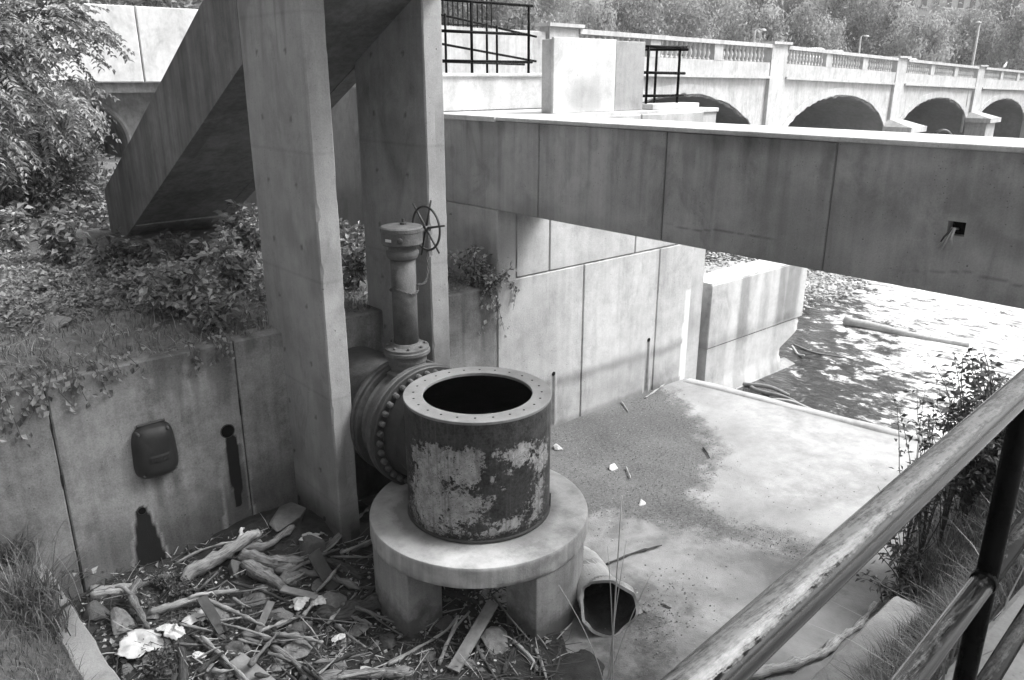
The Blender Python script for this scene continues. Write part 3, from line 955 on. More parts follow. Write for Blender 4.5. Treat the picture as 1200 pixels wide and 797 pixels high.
Fa = np.stack([I[:, :-1], J[:, :-1], J[:, 1:], I[:, 1:]], -1).reshape(-1, 4)
raw_mesh('shell', V, Fa, SHELL, tk, True, {'peel': peel.ravel()})
MB().lathe([(RT - .012, ZK - .03), (RT + .004, ZK - .028), (RT + .006, ZK - .004), (RT + .002, ZK), (.525, ZK), (.52, ZK - .004), (.52, ZK - .03)], (TX, TY, 0), n=128).build('top_ring', M['ring'], tk, bevel=0)
MB().lathe([(.522, ZK - .03), (RT - .03, ZK - .035), (RT - .03, ZP1 + .05), (.0, ZP1 + .05)], (TX, TY, 0), n=96).build('inner_lining', M['iron'], tk, smooth=False)
mb = MB()
for k in range(24):
    a_ = 2 * math.pi * (k + .3) / 24
    mb.lathe([(.011, ZK - .004), (.011, ZK + .0015)], (TX + .61 * math.cos(a_), TY + .61 * math.sin(a_), 0), n=10)
tag(mb.build('bolt_hole_shade', M['black'], tk), kind='stuff')  # black discs painted as the shade in the holes
MB().lathe([(RT + .004, ZP1 + .006), (RT + .012, ZP1 + .010), (RT + .010, ZP1 + .026), (RT - .01, ZP1 + .03)], (TX, TY, 0), n=96).build('foot_rim', M['iron_dark'], tk)
MB().box(TX + .50, TX + .508, TY - .50, TY - .49, ZP1 + .01, ZP1 + .16).build('seam', M['iron_dark'], tk)

# -------- pipe, flanges, valve with its extension post and handwheel
vv = thing('gate_valve', (TX, 6.75, .8), 'large flanged gate valve on a grey pipe with a tall post and handwheel', 'valve')
ZA = 1.50
AXY = (0, 1, 0)
org = (TX, 0, ZA)
MB().lathe([(.50, 6.9), (.505, 7.1), (.50, 7.12), (.50, YW + .05)], org, AXY, 72).build('pipe', M['iron'], vv, smooth=False)
MB().lathe([(.47, 5.75), (.50, 5.9), (.50, 6.22), (.53, 6.30), (.55, 6.36), (.55, 6.38)], org, AXY, 72).build('neck', M['iron_dark'], vv)
MB().lathe([(.40, 6.375), (.655, 6.375), (.665, 6.385), (.665, 6.435), (.655, 6.445), (.40, 6.445)], org, AXY, 96).build('flange', M['iron_dark'], vv)
MB().lathe([(.40, 6.452), (.655, 6.452), (.665, 6.462), (.665, 6.51), (.655, 6.52), (.58, 6.53), (.56, 6.60), (.56, 6.72), (.58, 6.75), (.40, 6.75)], org, AXY, 96).build('valve_body', M['iron'], vv)
MB().lathe([(.40, 6.755), (.64, 6.755), (.65, 6.765), (.65, 6.80), (.64, 6.81), (.40, 6.81)], org, AXY, 96).build('flange', M['iron_dark'], vv)
MB().lathe([(.40, 6.825), (.64, 6.825), (.65, 6.835), (.65, 6.88), (.64, 6.89), (.54, 6.90), (.50, 6.93)], org, AXY, 96).build('flange', M['iron'], vv)
bolt0 = MB().lathe([(.034, 0), (.034, .012), (.030, .016), (.030, .040), (.022, .050), (.0, .054)], (0, 0, 0), (0, -1, 0), 10).build('bolt', M['iron'], vv, local=True)
NBOLT = 36
for k in range(NBOLT):
    a_ = 2 * math.pi * k / NBOLT
    b = bolt0 if k == 0 else bolt0.copy()
    if k: COL.objects.link(b)
    b.parent = vv
    b.location = Vector((TX + .60 * math.cos(a_), 6.375, ZA + .60 * math.sin(a_))) - Vector(WLOC[vv.name])
    b.rotation_euler = (0, k * 1.3, 0)
mb = MB()
for k in range(NBOLT):
    a_ = 2 * math.pi * (k + .5) / NBOLT
    mb.tube([(TX + .60 * math.cos(a_), 6.75, ZA + .60 * math.sin(a_)), (TX + .60 * math.cos(a_), 6.90, ZA + .60 * math.sin(a_))], .018, 6)
tag(mb.build('stud', M['iron_dark'], vv), kind='stuff')
VX, VY = TX, 6.72
# bonnet and post
MB().lathe([(.24, 1.90), (.24, 2.06), (.20, 2.075)], (VX, VY, 0), n=40).build('neck', M['iron'], vv)
MB().lathe([(.155, 2.03), (.185, 2.05), (.19, 2.10), (.195, 2.11), (.195, 2.16), (.205, 2.165), (.205, 2.235), (.24, 2.245), (.245, 2.255), (.245, 2.285), (.235, 2.295)], (VX, VY, 0), n=48).build('bonnet', M['iron_pale'], vv)
MB().lathe([(.235, 2.297), (.235, 2.32), (.17, 2.335), (.15, 2.36), (.13, 2.365)], (VX, VY, 0), n=40).build('post_flange', M['iron_pale'], vv)
for k in range(8):
    a_ = math.pi * (k + .4) / 4
    MB().lathe([(.019, 2.318), (.019, 2.345), (.01, 2.35)], (VX + .195 * math.cos(a_), VY + .195 * math.sin(a_), 0), n=6).build('bolt', M['iron'], vv)
MB().lathe([(.128, 2.36), (.128, 3.26)], (VX, VY, 0), n=32).build('post', M['iron'], vv, smooth=True)
MB().lathe([(.135, 3.25), (.155, 3.27), (.165, 3.30), (.165, 3.33), (.14, 3.345), (.14, 3.41)], (VX, VY, 0), n=36).build('collar', M['iron_pale'], vv)
MB().lathe([(.13, 3.38), (.195, 3.40), (.208, 3.415), (.208, 3.53), (.214, 3.535), (.214, 3.57), (.20, 3.583), (.04, 3.60)], (VX, VY, 0), n=44).build('gearbox', M['iron_pale'], vv)
MB().lathe([(.035, 3.595), (.035, 3.62), (.015, 3.625), (.015, 3.66)], (VX + .01, VY - .02, 0), n=10).build('oil_plug', M['iron_dark'], vv)
c_ = Vector((-.62, -.78, 0)).normalized()
MB().lathe([(.028, 0), (.028, .03), (.015, .035)], (VX + c_.x * .206, VY + c_.y * .206, 3.47), tuple(c_), 8).build('grease_nipple', M['iron_dark'], vv)
b = MB()
d2 = Vector((-.95, -.3, 0)).normalized()
sdv = Vector((-d2.y, d2.x, 0))
q = Vector((VX, VY, 3.465)) + d2 * .2085
b.add([q + sdv * -.035 + Vector((0, 0, -.013)), q + sdv * .035 + Vector((0, 0, -.013)), q + sdv * .035 + Vector((0, 0, .013)), q + sdv * -.035 + Vector((0, 0, .013)),
       q + d2 * .006 + sdv * -.035 + Vector((0, 0, -.013)), q + d2 * .006 + sdv * .035 + Vector((0, 0, -.013)), q + d2 * .006 + sdv * .035 + Vector((0, 0, .013)), q + d2 * .006 + sdv * -.035 + Vector((0, 0, .013))],
      [(0, 1, 2, 3), (4, 5, 6, 7), (0, 1, 5, 4), (1, 2, 6, 5), (2, 3, 7, 6), (3, 0, 4, 7)])
b.build('name_plate', M['litter'], vv)
# side shaft and handwheel (plane nearly edge-on to the walkway)
ax = Vector((1, .05, .0)).normalized()
hub = Vector((VX, VY, 3.52)) + ax * .31
MB().tube([Vector((VX, VY, 3.49)) + ax * .18, hub + ax * .03], .022, 10).build('shaft', M['iron'], vv)
hw = MB().tube([hub - ax * .03, hub + ax * .04], .035, 12).build('handwheel', M['iron_dark'], vv)
sv_ = ax.cross(Vector((0, 0, 1))).normalized()
uv = sv_.cross(ax).normalized()
RW = .225
ring = [hub + (sv_ * math.cos(q) + uv * math.sin(q)) * RW for q in np.linspace(0, 2 * math.pi, 41)]
MB().tube(ring, .0125, 8, False).build('rim', M['iron_dark'], hw, smooth=True)
for k in range(6):
    q = math.radians(12 + 60 * k)
    dv = sv_ * math.cos(q) + uv * math.sin(q)
    MB().tube([hub, hub + dv * (RW + .085)], [.013, .010], 8).build('spoke', M['iron_dark'], hw, smooth=True)
# chain round the post and up to the wheel
mbc = MB()
path = []
for q in np.linspace(math.radians(-20), math.radians(340), 40):
    path.append(Vector((VX + .14 * math.cos(q), VY + .14 * math.sin(q), 2.93 + .03 * math.sin(q * 2 + 1))))
hang_a = Vector((VX + .1, VY - .1, 2.98))
hang_b = hub + uv * -.21
for s_ in np.linspace(0, 1, 18):
    m = hang_a.lerp(hang_b, s_)
    m.z -= .12 * math.sin(math.pi * s_)
    m = m + Vector((.02, -.05, 0)) * math.sin(math.pi * s_)
    path.append(m)
for i in range(len(path) - 1):
    a_, b_ = path[i], path[i + 1]
    if (b_ - a_).length > .15: continue
    dv = (b_ - a_).normalized()
    sd_ = dv.cross(Vector((.1, .2, 1))).normalized()
    if i % 2: sd_ = dv.cross(sd_).normalized()
    mid_ = (a_ + b_) / 2
    lk = [mid_ + dv * (.019 * math.cos(q)) + sd_ * (.011 * math.sin(q)) for q in np.linspace(0, 2 * math.pi, 9)]
    mbc.tube(lk, .0042, 5, False)
tag(mbc.build('chain', M['iron'], vv), kind='stuff')

# -------- rubber drain flap on the left wall
fl = thing('drain_flap', (2.03, YW, 1.42), 'black rubber drain flap with rounded corners on the soiled wall', 'flap')
nu, nv = 33, 33
U, Vv = np.meshgrid(np.linspace(-1, 1, nu), np.linspace(-1, 1, nv), indexing='ij')
rr_ = np.maximum(np.abs(U), np.abs(Vv))
l4 = (U ** 4 + Vv ** 4) ** .25 + 1e-6
sc = np.where(rr_ > 0, rr_ / l4, 1)
hx, hz = .20, .27
dep = .055 + .07 * (1 - rr_ ** 6) * (1 - .25 * Vv) + .02 * (1 - U ** 2)
dep = dep + .012 * ((np.abs(Vv + .12) < .035) | (np.abs(Vv + .24) < .035)) * (np.abs(U) < .45)
Xf = 2.035 + U * sc * hx * (1 - .06 * Vv)
Zf = 1.43 + Vv * sc * hz
P1 = np.stack([Xf, YW - .012 - dep, Zf], -1)
edge = np.stack([Xf, np.full_like(Xf, YW - .01), Zf], -1)
I = np.arange(nu * nv).reshape(nu, nv)
lp = np.concatenate([I[:, 0], I[-1, 1:], I[-2::-1, -1], I[0, -2:0:-1]])
V = np.concatenate([P1.reshape(-1, 3), edge.reshape(-1, 3)[lp] + (edge.reshape(-1, 3)[lp] - np.array([2.035, YW, 1.43])) * np.array([.06, 0, .06])])
b_ = np.arange(len(lp)) + nu * nv
Fa = np.concatenate([np.stack([I[:-1, :-1], I[1:, :-1], I[1:, 1:], I[:-1, 1:]], -1).reshape(-1, 4), np.stack([lp, b_, np.roll(b_, -1), np.roll(lp, -1)], -1)])
raw_mesh('cover', V, Fa, M['rubber'], fl, True)
MB().tube([(1.90, YW - .02, 1.72), (2.17, YW - .02, 1.72)], .014, 8).build('hinge', M['iron_dark'], fl)

for bx_, bz_ in ((1.885, 1.665), (2.165, 1.665), (2.19, 1.215), (1.88, 1.215)):
    MB().lathe([(.013, -.05), (.013, .118), (.008, .124)], (bx_, YW, bz_), (0, -1, 0), 8).build('bolt', M['iron'], fl)
# -------- short broken drain pipe lying on the slab
dp = thing('drain_pipe', (5.05, 4.45, 0), 'broken pale drain pipe lying on the slab against the plinth', 'pipe')
m0 = np.array([4.85, 4.23, .25])
dirp = np.array([.36, .93, 0.0])
dirp /= np.linalg.norm(dirp)
sidep = np.array([dirp[1], -dirp[0], 0])
def pipe_skin(r_of, rev=False):
    n_, L_ = 44, 26
    Vp = []
    for j in range(L_):
        s_ = j / (L_ - 1)
        for k in range(n_):
            q = 2 * math.pi * k / n_
            # the mouth is broken back on its upper left
            cut = .30 * max(0, math.cos(q - math.radians(140))) ** 2 + .02 * math.sin(5 * q)
            L0 = -.12 + cut
            x = L0 + (.72 - L0) * s_
            r = r_of(x)
            Vp.append(m0 + dirp * x + (sidep * math.cos(q) + np.array([0, 0, 1]) * math.sin(q)) * r)
    I = np.arange(n_ * L_).reshape(L_, n_)
    J = np.roll(I, -1, 1)
    return np.array(Vp), np.stack([I[:-1], J[:-1], J[1:], I[1:]], -1).reshape(-1, 4), I
def r_out(x):
    return .208 + .062 * (1 - sstep(-.08, .12, x)) + .022 * (math.sin(x * 13 + 1) > .2)
Vo, Fo, Io = pipe_skin(lambda x: float(r_out(x)))
Vi, Fi, Ii = pipe_skin(lambda x: float(r_out(x) - .03))
no = len(Vo)
rim = np.stack([Io[0], np.roll(Io[0], -1), np.roll(Ii[0], -1) + no, Ii[0] + no], -1)
raw_mesh('barrel', np.concatenate([Vo, Vi]), np.concatenate([Fo, rim]), M['conc_wall'], dp, False)
raw_mesh('shaded_bore', Vi, Fi[:, ::-1], M['soil'], dp, True)  # dark soil colour paints the shade inside the pipe
MB().lathe([(.0, .66), (.18, .67), (.18, .70)], tuple(m0), tuple(dirp), 24).build('mud_plug', M['soil'], dp)

# -------- railing by the camera
t = NT('worn_highlit_black_paint')
p = t.pos(True, (.10, 1, 1))
w1 = t.noise(p, 110, 8, .8)
w2 = t.noise(t.pos(True, (.6, 1, 1)), 95, 4, .7)
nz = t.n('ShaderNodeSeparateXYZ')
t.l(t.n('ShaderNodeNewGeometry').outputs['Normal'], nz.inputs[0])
highlight_wear = t.mapr(nz.outputs[2], .25, .95, -.30, .08)          # upper side paler: painted sky highlight mixed with worn paint
e = t.math('ADD', t.math('ADD', t.math('MULTIPLY', w1, .65), t.math('MULTIPLY', w2, .35)), highlight_wear)
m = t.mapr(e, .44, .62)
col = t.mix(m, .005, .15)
t.bump(t.math('ADD', t.math('MULTIPLY', m, -.5), t.math('MULTIPLY', w2, .6)), .0008, .7)
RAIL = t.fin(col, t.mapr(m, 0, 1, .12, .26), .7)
RD = np.array([.998, .065, 0])
RD /= np.linalg.norm(RD)
R0 = np.array([.538, .344, 0]) - RD * .560
def rp(s, z): return tuple(R0 + RD * s + np.array([0, 0, z]))
rl = thing('steel_railing', rp(1.655, 3.4), 'worn black tubular railing with a thick handrail along the walkway edge', 'railing')
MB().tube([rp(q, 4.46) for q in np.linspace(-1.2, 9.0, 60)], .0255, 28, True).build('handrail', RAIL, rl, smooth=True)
posts = [-.75, 1.655, 4.06, 6.46, 8.86]
for q in posts:
    MB().tube([rp(q, 3.40), rp(q, 3.9), rp(q, 4.438)], .021, 24).build('post', M['paint_black'], rl, smooth=True)
    MB().lathe([(.06, 3.401), (.06, 3.41), (.03, 3.412)], rp(q, 0), n=24).build('base_plate', M['paint_black'], rl)
for i in range(len(posts) - 1):
    for z in (4.035, 3.62):
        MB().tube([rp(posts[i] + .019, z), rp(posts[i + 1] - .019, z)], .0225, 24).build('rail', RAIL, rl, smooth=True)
        MB().tube([rp(posts[i + 1] - .03, z), rp(posts[i + 1] - .016, z)], [.0235, .027], 20).build('weld', M['paint_black'], rl, smooth=True)

# -------- railings on the abutment
def bar_rail(name, loc, label, posts, rails, extra=(), r=.021):
    e = thing(name, loc, label, 'railing')
    for a, b in posts: MB().tube([a, b], r, 10).build('post', M['paint_black'], e, smooth=True)
    for pth in rails: MB().tube(pth, r, 10).build('rail', M['paint_black'], e, smooth=True)
    for pth in extra: MB().tube(pth, r, 10).build('end_hoop', M['paint_black'], e, smooth=True)
    return e
zd = ZB1 + .05
kx0, kx1 = 9.60, 10.42
MB().box(9.62, 10.75, 7.93, 8.28, zd + .001, zd + .085).build('ledge', M['conc_white'], None, bevel=.01)
tag(bpy.data.objects['ledge'], 'low pale concrete ledge under the short railing on the abutment', 'ledge')
zr = zd + .085
bar_rail('short_railing', (10, 8.1, zr), 'short black railing with three bars beside the parapet block', [((9.66, 8.1, zr), (9.66, 8.1, 5.42)), ((10.40, 8.1, zr), (10.40, 8.1, 5.42)), ((10.40, 8.55, zd), (10.40, 8.55, 5.43))],
         [[(9.50, 8.1, 5.42), (10.55, 8.1, 5.43)], [(9.50, 8.1, 5.06), (10.55, 8.1, 5.05)], [(9.50, 8.1, 4.73), (10.55, 8.1, 4.72)], [(10.40, 7.95, 5.39), (10.40, 9.2, 5.42)]])
zu = 5.05
Yr = 9.5
hoop = [(8.62, Yr, 6.0)] + [(8.62 + .10 * math.sin(q), Yr, 5.90 + .10 * math.cos(q)) for q in np.linspace(0, math.pi / 2, 6)] + [(8.72 + .10 - .10 * math.cos(q) - .0, Yr, 5.31 - .10 * math.sin(q)) for q in np.linspace(0, 0, 1)] + [(8.62 + .10 * math.cos(q), Yr, 5.31 - .10 * math.sin(q)) for q in np.linspace(.1, math.pi / 2, 5)]
bar_rail('deck_railing', (7.7, Yr, zu), 'black tubular railing with a rounded end on the upper deck', [((x, Yr, zu), (x, Yr, 6.0)) for x in (6.75, 7.46, 8.55)],
         [[(6.62, Yr, 6.0), (8.62, Yr, 6.0)], [(6.62, Yr, 5.60), (8.55, Yr, 5.60)], [(6.62, Yr, 5.21), (8.62, Yr, 5.21)]], [hoop])
Y2 = 11.6
bar_rail('ramp_railing', (9, Y2, zu), 'black tubular railing sloping down along the ramp behind the rounded railing', [((x, Y2, zu), (x, Y2, 6.05 - .13 * (x - 8.2))) for x in (8.3, 8.55, 9.45, 9.68)],
         [[(6.8, Y2, 6.20), (10.9, Y2 + .3, 5.72)], [(6.8, Y2, 5.72), (10.9, Y2 + .3, 5.28)], [(8.25, Y2, 5.25), (10.6, Y2 + .3, 5.22)]])
MB().box(8.945, 11.1, 11.2, 16.0, 4.6, 5.05).build('ramp_deck', M['conc_white'], ab, bevel=.012)

# =================================================================== PLANTS: helpers
def unit(v):
    v = np.asarray(v, float)
    return v / (np.linalg.norm(v, axis=-1, keepdims=True) + 1e-9)
def leaf_geo(C, D, Nn, L, W, fold=.25):
    """one folded rhombus per leaf"""
    n = len(C)
    D = unit(D)
    S = unit(np.cross(D, Nn))
    Nn = np.cross(S, D)
    L = np.broadcast_to(L, (n,))[:, None]
    W = np.broadcast_to(W, (n,))[:, None]
    a = C
    r = C + D * L * .45 + S * W * .5 + Nn * W * fold
    tp = C + D * L - Nn * L * .12
    l = C + D * L * .45 - S * W * .5 + Nn * W * fold
    V = np.stack([a, r, tp, l], 1).reshape(-1, 3)
    Fa = np.arange(n * 4).reshape(n, 4)
    return V, Fa
def leaf_obj(name, C, D, Nn, L, W, mat, rs, parent=None, tone=None):
    V, Fa = leaf_geo(C, D, Nn, L, W)
    tn = rs.rand(len(C)) if tone is None else tone
    return raw_mesh(name, V, Fa, mat, parent, False, {'tone': np.repeat(tn, 4)})
def rand_dirs(rs, n, up=0.0):
    d = rs.normal(size=(n, 3))
    d[:, 2] += up
    return unit(d)
def blades(name, B, H, W, lean, mat, rs, parent=None):
    n = len(B)
    an = rs.rand(n) * 2 * math.pi
    out = np.stack([np.cos(an), np.sin(an), np.zeros(n)], -1)
    sd_ = np.stack([-np.sin(an), np.cos(an), np.zeros(n)], -1)
    H = np.broadcast_to(H, (n,))[:, None]
    W = np.broadcast_to(W, (n,))[:, None]
    ln = (np.broadcast_to(lean, (n,)) * (.3 + rs.rand(n)))[:, None]
    up = np.array([0, 0, 1.0])
    rows = []
    for s_, w_ in ((0, 1), (.4, .9), (.75, .6), (1, .08)):
        c = B + up * H * (s_ - .35 * ln * s_ ** 2) + out * H * ln * s_ ** 2
        rows += [c - sd_ * W * w_ * .5, c + sd_ * W * w_ * .5]
    V = np.stack(rows, 1).reshape(-1, 3)
    base = (np.arange(n) * 8)[:, None]
    Fa = np.concatenate([base + np.array([[0, 1, 3, 2]]), base + np.array([[2, 3, 5, 4]]), base + np.array([[4, 5, 7, 6]])])
    return raw_mesh(name, V, Fa, mat, parent, False, {'tone': np.repeat(rs.rand(n), 8)})

# =================================================================== TERRAIN
def bank_z(X, Y):
    s = ZT - .05 + .14 * sstep(YW + .2, 9.0, Y) + .030 * np.maximum(Y - 9, 0) + (fbm2(X, Y, .7, 4, 3) - .5) * .30 * sstep(YW, 9, Y)
    s = s + (fbm2(X, Y, 3.0, 3, 5) - .5) * .12 * sstep(YW, 8.6, Y)
    s = s + .25 * sstep(1.8, -.5, X) * sstep(8.2, 11, Y)
    return s
xs = np.concatenate([np.linspace(-14, -2, 12), np.arange(-1.9, 6.55, .10)])
ys = np.concatenate([np.arange(YW + .12, 16, .10), np.linspace(16.3, 40, 20)])
tag(grid_sheet('bank', M['bank'], xs, ys, bank_z), kind='structure')
def mound_z(X, Y):
    f = sstep(4.95, 3.9, X + (fbm2(X, Y, 2.2, 3, 1) - .5) * .6) * sstep(3.0, 4.2, Y)
    h = .08 + .05 * sstep(3.6, 2.4, X) * sstep(5.2, 7.4, Y) + .40 * np.exp(-((X - 3.15) / .55) ** 2 - ((Y - 7.45) / .6) ** 2)
    h = h + (fbm2(X, Y, 1.6, 4, 8) - .5) * .22 + (fbm2(X, Y, 6, 3, 2) - .5) * .08
    return -.10 + f * (h + .10)
tag(grid_sheet('debris_mound', M['soil'], np.arange(.95, 5.6, .05), np.arange(2.9, YW + .02, .05), mound_z), kind='structure')
# grassy ground left of the kerb and the bank under the walkway
def lawn_z(X, Y):
    k = .92 + (Y - 4) * -.018
    return .55 + np.maximum(0, .80 - X) * .75 + (fbm2(X, Y, 1.5, 4, 4) - .5) * .18 * sstep(.8, .4, X)
tag(grid_sheet('lawn', M['bank'], np.arange(-5, .82, .08), np.arange(.6, YW + .01, .08), lawn_z), kind='structure')
TOE = np.array([(-5, 2.0), (0, 2.0), (6.6, 2.05), (7.2, 2.5), (8.2, 2.9), (9.2, 3.25), (10.3, 3.6), (11.5, 3.9), (14, 4.2), (20, 4.5), (40, 6)])
def toe(x): return np.interp(x, TOE[:, 0], TOE[:, 1])
def toe_z(x): return np.interp(x, [6.4, 7.0, 11.0, 12.5], [.52, .02, .0, -.9])
xs = np.concatenate([np.arange(-5, 14, .10), np.linspace(14.2, 40, 60)])
vs_ = np.linspace(0, 1, 40)
Xg, Vg = np.meshgrid(xs, vs_, indexing='ij')
Yt = toe(Xg)
Yg = Yt + (.56 - Yt) * Vg
Zg = toe_z(Xg) + (3.36 - toe_z(Xg)) * (Vg ** 1.1) + (fbm2(Xg, Yg, 1.4, 4, 6) - .5) * .28 * np.sin(math.pi * Vg)
I = np.arange(Xg.size).reshape(Xg.shape)
BANKP = np.stack([Xg, Yg, Zg], -1)
tag(raw_mesh('embankment', BANKP.reshape(-1, 3), np.stack([I[:-1, :-1], I[1:, :-1], I[1:, 1:], I[:-1, 1:]], -1).reshape(-1, 4), M['bank'], None, True), kind='structure')
def emb_pt(x, v):
    yt = toe(x)
    y = yt + (.56 - yt) * v
    tz = toe_z(x)
    z = tz + (3.36 - tz) * v ** 1.1 + (fbm2(x, y, 1.4, 4, 6) - .5) * .28 * np.sin(math.pi * v)
    return np.stack([x, y, z], -1)

# =================================================================== DEBRIS
def surf_z(x, y):
    return max(float(mound_z(np.array(x), np.array(y))), 0.0)
def on_mound(px_, py_, lift=0.0):
    z = .15
    for _ in range(6):
        q = onz(px_, py_, z + lift)
        z = surf_z(q[0], q[1])
    return np.array([q[0], q[1], z + lift])
def branch(pts_px, r, mat, label, seed, group='driftwood in the outlet pit', name='driftwood_branch', lift=None, fork=None, taper=.55, n=9):
    rs = np.random.RandomState(seed)
    lift = r if lift is None else lift
    lf = lift if hasattr(lift, '__len__') else [lift] * len(pts_px)
    lf = [q - .25 * r for q in lf]
    W = np.array([on_mound(x, y, l) for (x, y), l in zip(pts_px, lf)])
    # resample with wobble and knots
    seg = np.linalg.norm(np.diff(W, axis=0), axis=1)
    s = np.concatenate([[0], np.cumsum(seg)])
    m = max(8, int(s[-1] / .04))
    tt = np.linspace(0, s[-1], m)
    Pp = np.stack([np.interp(tt, s, W[:, k]) for k in range(3)], -1)
    if len(pts_px) > 2:
        for _ in range(3): Pp[1:-1] = (Pp[:-2] + 2 * Pp[1:-1] + Pp[2:]) / 4
    Pp = Pp + (np.stack([fbm2(tt * 2.2, tt * 0 + k, 1, 3, seed * .37 + k) for k in range(3)], -1) - .5) * r * 1.3
    r = r * (1.12 if r > .03 else .95)
    rad = r * (1 - (1 - taper) * tt / s[-1]) * (.8 + .5 * fbm2(tt * 9, tt * 0, 1, 2, seed * .7))
    rad = rad * (1 + .35 * (fbm2(tt * 4, tt * 0 + 3, 1, 2, seed * 1.3) > .62))
    rad[0] *= .8
    rad[-1] *= .7
    c = Pp[0].copy()
    e = thing(name, tuple(c), label, 'driftwood', group) if fork else None
    mb = MB().tube(Pp, list(rad), n)
    V0 = np.array(mb.v)
    j = (fbm(V0 * 16 + seed, 3) - .5)[:, None] * r * 1.5
    ctr = np.repeat(Pp, n, 0)
    mb.v = [tuple(q) for q in V0 + unit(V0 - ctr) * j]
    ang = np.tile(np.arange(n) * 2 * math.pi / n, m)
    gr = np.stack([np.cos(ang) * 2.2 + seed, np.sin(ang) * 2.2, np.repeat(tt, n) * 2.5], -1)
    if e is None:
        o = mb.build(name, mat, None, smooth=True, origin=tuple(c), attrs={'grain': gr})
        tag(o, label, 'driftwood', group)
        return o
    mb.build('stem', mat, e, smooth=True, attrs={'grain': gr})
    for (i_, dv, L, rf) in fork:
        a_ = Pp[int(i_ * (m - 1))]
        dv = np.array(dv, float)
        q = [a_ + dv * L * s_ + np.array([0, 0, .06 * math.sin(s_ * 3)]) + rs.normal(size=3) * .008 for s_ in np.linspace(0, 1, 7)]
        MB().tube(q, [rf * (1 - .6 * s_) for s_ in np.linspace(0, 1, 7)], 7).build('side_branch', mat, e, smooth=True)
    return e
WD, WP, WK = M['wood'], M['wood_pale'], M['wood_dark']
branch([(216, 678), (250, 656), (273, 642), (301, 612)], .068, WP, 'thick split pale log leaning up the pile beside the stained weep hole', 1, lift=[.05, .12, .18, .26], fork=[(.75, (.5, .6, .25), .25, .03)])
branch([(284, 640), (310, 628), (345, 609)], .045, WD, 'grey branch lying across the top of the pile by the column', 2, lift=[.1, .12, .12])
branch([(281, 649), (318, 650), (354, 645)], .062, WD, 'stout grey log lying level below the corner of the wall', 3, lift=[.08, .09, .08], taper=.9)
branch([(284, 659), (312, 676), (345, 698)], .05, WD, 'straight grey log sloping down from the pile towards the white bag', 4, lift=[.10, .08, .06], taper=.8)
branch([(175, 719), (213, 707), (239, 696), (280, 692)], .034, WP, 'smooth bleached branch curving across the middle of the debris', 5, lift=[.05, .12, .14, .12], fork=[(.45, (.7, -.25, -.05), .35, .02)])
branch([(104, 699), (150, 687), (200, 674)], .05, WP, 'long pale log lying along the foot of the stained wall', 6, lift=.05)
branch([(163, 682), (152, 697), (162, 715), (175, 737)], .033, WD, 'bent forked branch standing over the flat stone slab', 7, lift=[.10, .16, .10, .03], fork=[(.35, (-.5, .35, .4), .22, .024)])
branch([(226, 742), (255, 770), (288, 803)], .026, WD, 'thin straight stick running down beside the short plank', 8, lift=.04)
branch([(208, 738), (212, 765), (215, 806)], .045, WK, 'dark log standing out below the upright white plastic', 9, lift=.05)
branch([(322, 659), (377, 674), (424, 690)], .042, WD, 'long grey branch reaching towards the plinth leg', 10, lift=.06)
branch([(374, 655), (400, 664), (428, 677)], .05, WK, 'dark bark covered log under the column foot', 11, lift=.05)
branch([(372, 724), (402, 722), (447, 703)], .07, WK, 'dark twisted root lying in front of the plinth leg', 12, lift=.06, taper=1.2, fork=[(.3, (-.4, -.3, .1), .25, .03)])
branch([(284, 748), (310, 754), (336, 752)], .024, WD, 'short crooked stick among the small stones', 13, lift=.05)
branch([(319, 758), (343, 775), (366, 797)], .026, WD, 'crooked stick lying below the rounded stones', 14, lift=.05)
branch([(360, 781), (383, 776), (406, 771)], .032, WP, 'splintered pale wood lying below the grey stones', 15, lift=.03, taper=.3)
branch([(205, 660), (240, 643), (266, 631), (280, 633)], .015, WP, 'thin arched pale twig over the split log', 16, lift=[.05, .16, .2, .16])
branch([(374, 798), (430, 791), (487, 786)], .045, WD, 'grey log lying in front of the plinth leg', 17, lift=.03, taper=.8)
branch([(515, 779), (529, 741), (551, 717)], .022, WP, 'pale forked stick leaning into the opening under the plinth', 18, lift=[.02, .12, .22], fork=[(.6, (.5, .1, .25), .25, .012)])
branch([(455, 779), (495, 757), (527, 738), (538, 722)], .018, WP, 'long thin pale stick lying across the opening under the plinth', 19, lift=[.02, .05, .10, .16])
branch([(556, 752), (567, 772), (582, 795)], .022, WD, 'short grey stick pointing out from under the plinth', 20, lift=.03)
branch([(577, 697), (596, 722), (620, 750)], .014, WD, 'thin twig arching out of the opening under the plinth', 21, lift=[.30, .2, .05])
branch([(602, 752), (616, 764), (630, 783)], .020, WP, 'pale broken stick in front of the flat stone under the plinth', 22, lift=.03)
branch([(627, 760), (634, 776), (641, 797)], .016, WP, 'short bleached stick at the foot of the right plinth leg', 23, lift=.03)
branch([(505, 690), (540, 699), (562, 708)], .028, WK, 'dark stick lodged under the plinth slab', 24, lift=[.28, .3, .3])
branch([(590, 790), (600, 765), (612, 742)], .016, WK, 'dark twig lying beside the flat stone under the plinth', 25, lift=.03)
branch([(868, 792), (930, 779), (965, 765), (1003, 733), (1046, 690)], .038, WP, 'long bleached branch lying at the edge of the slab by the kerb', 26, group='driftwood on the slab', lift=.06)
branch([(711, 661), (742, 648), (776, 639)], .014, WK, 'thin dark twig lying on the silt beyond the drain pipe', 27, group='driftwood on the slab', lift=.03)
branch([(756, 466), (768, 458), (781, 449)], .014, WP, 'thin pale twig lying against the foot of the abutment', 28, group='driftwood on the slab', lift=.02)
branch([(728, 470), (733, 477), (737, 483)], .012, WP, 'tiny pale twig on the dark silt near the abutment', 29, group='driftwood on the slab', lift=.02)
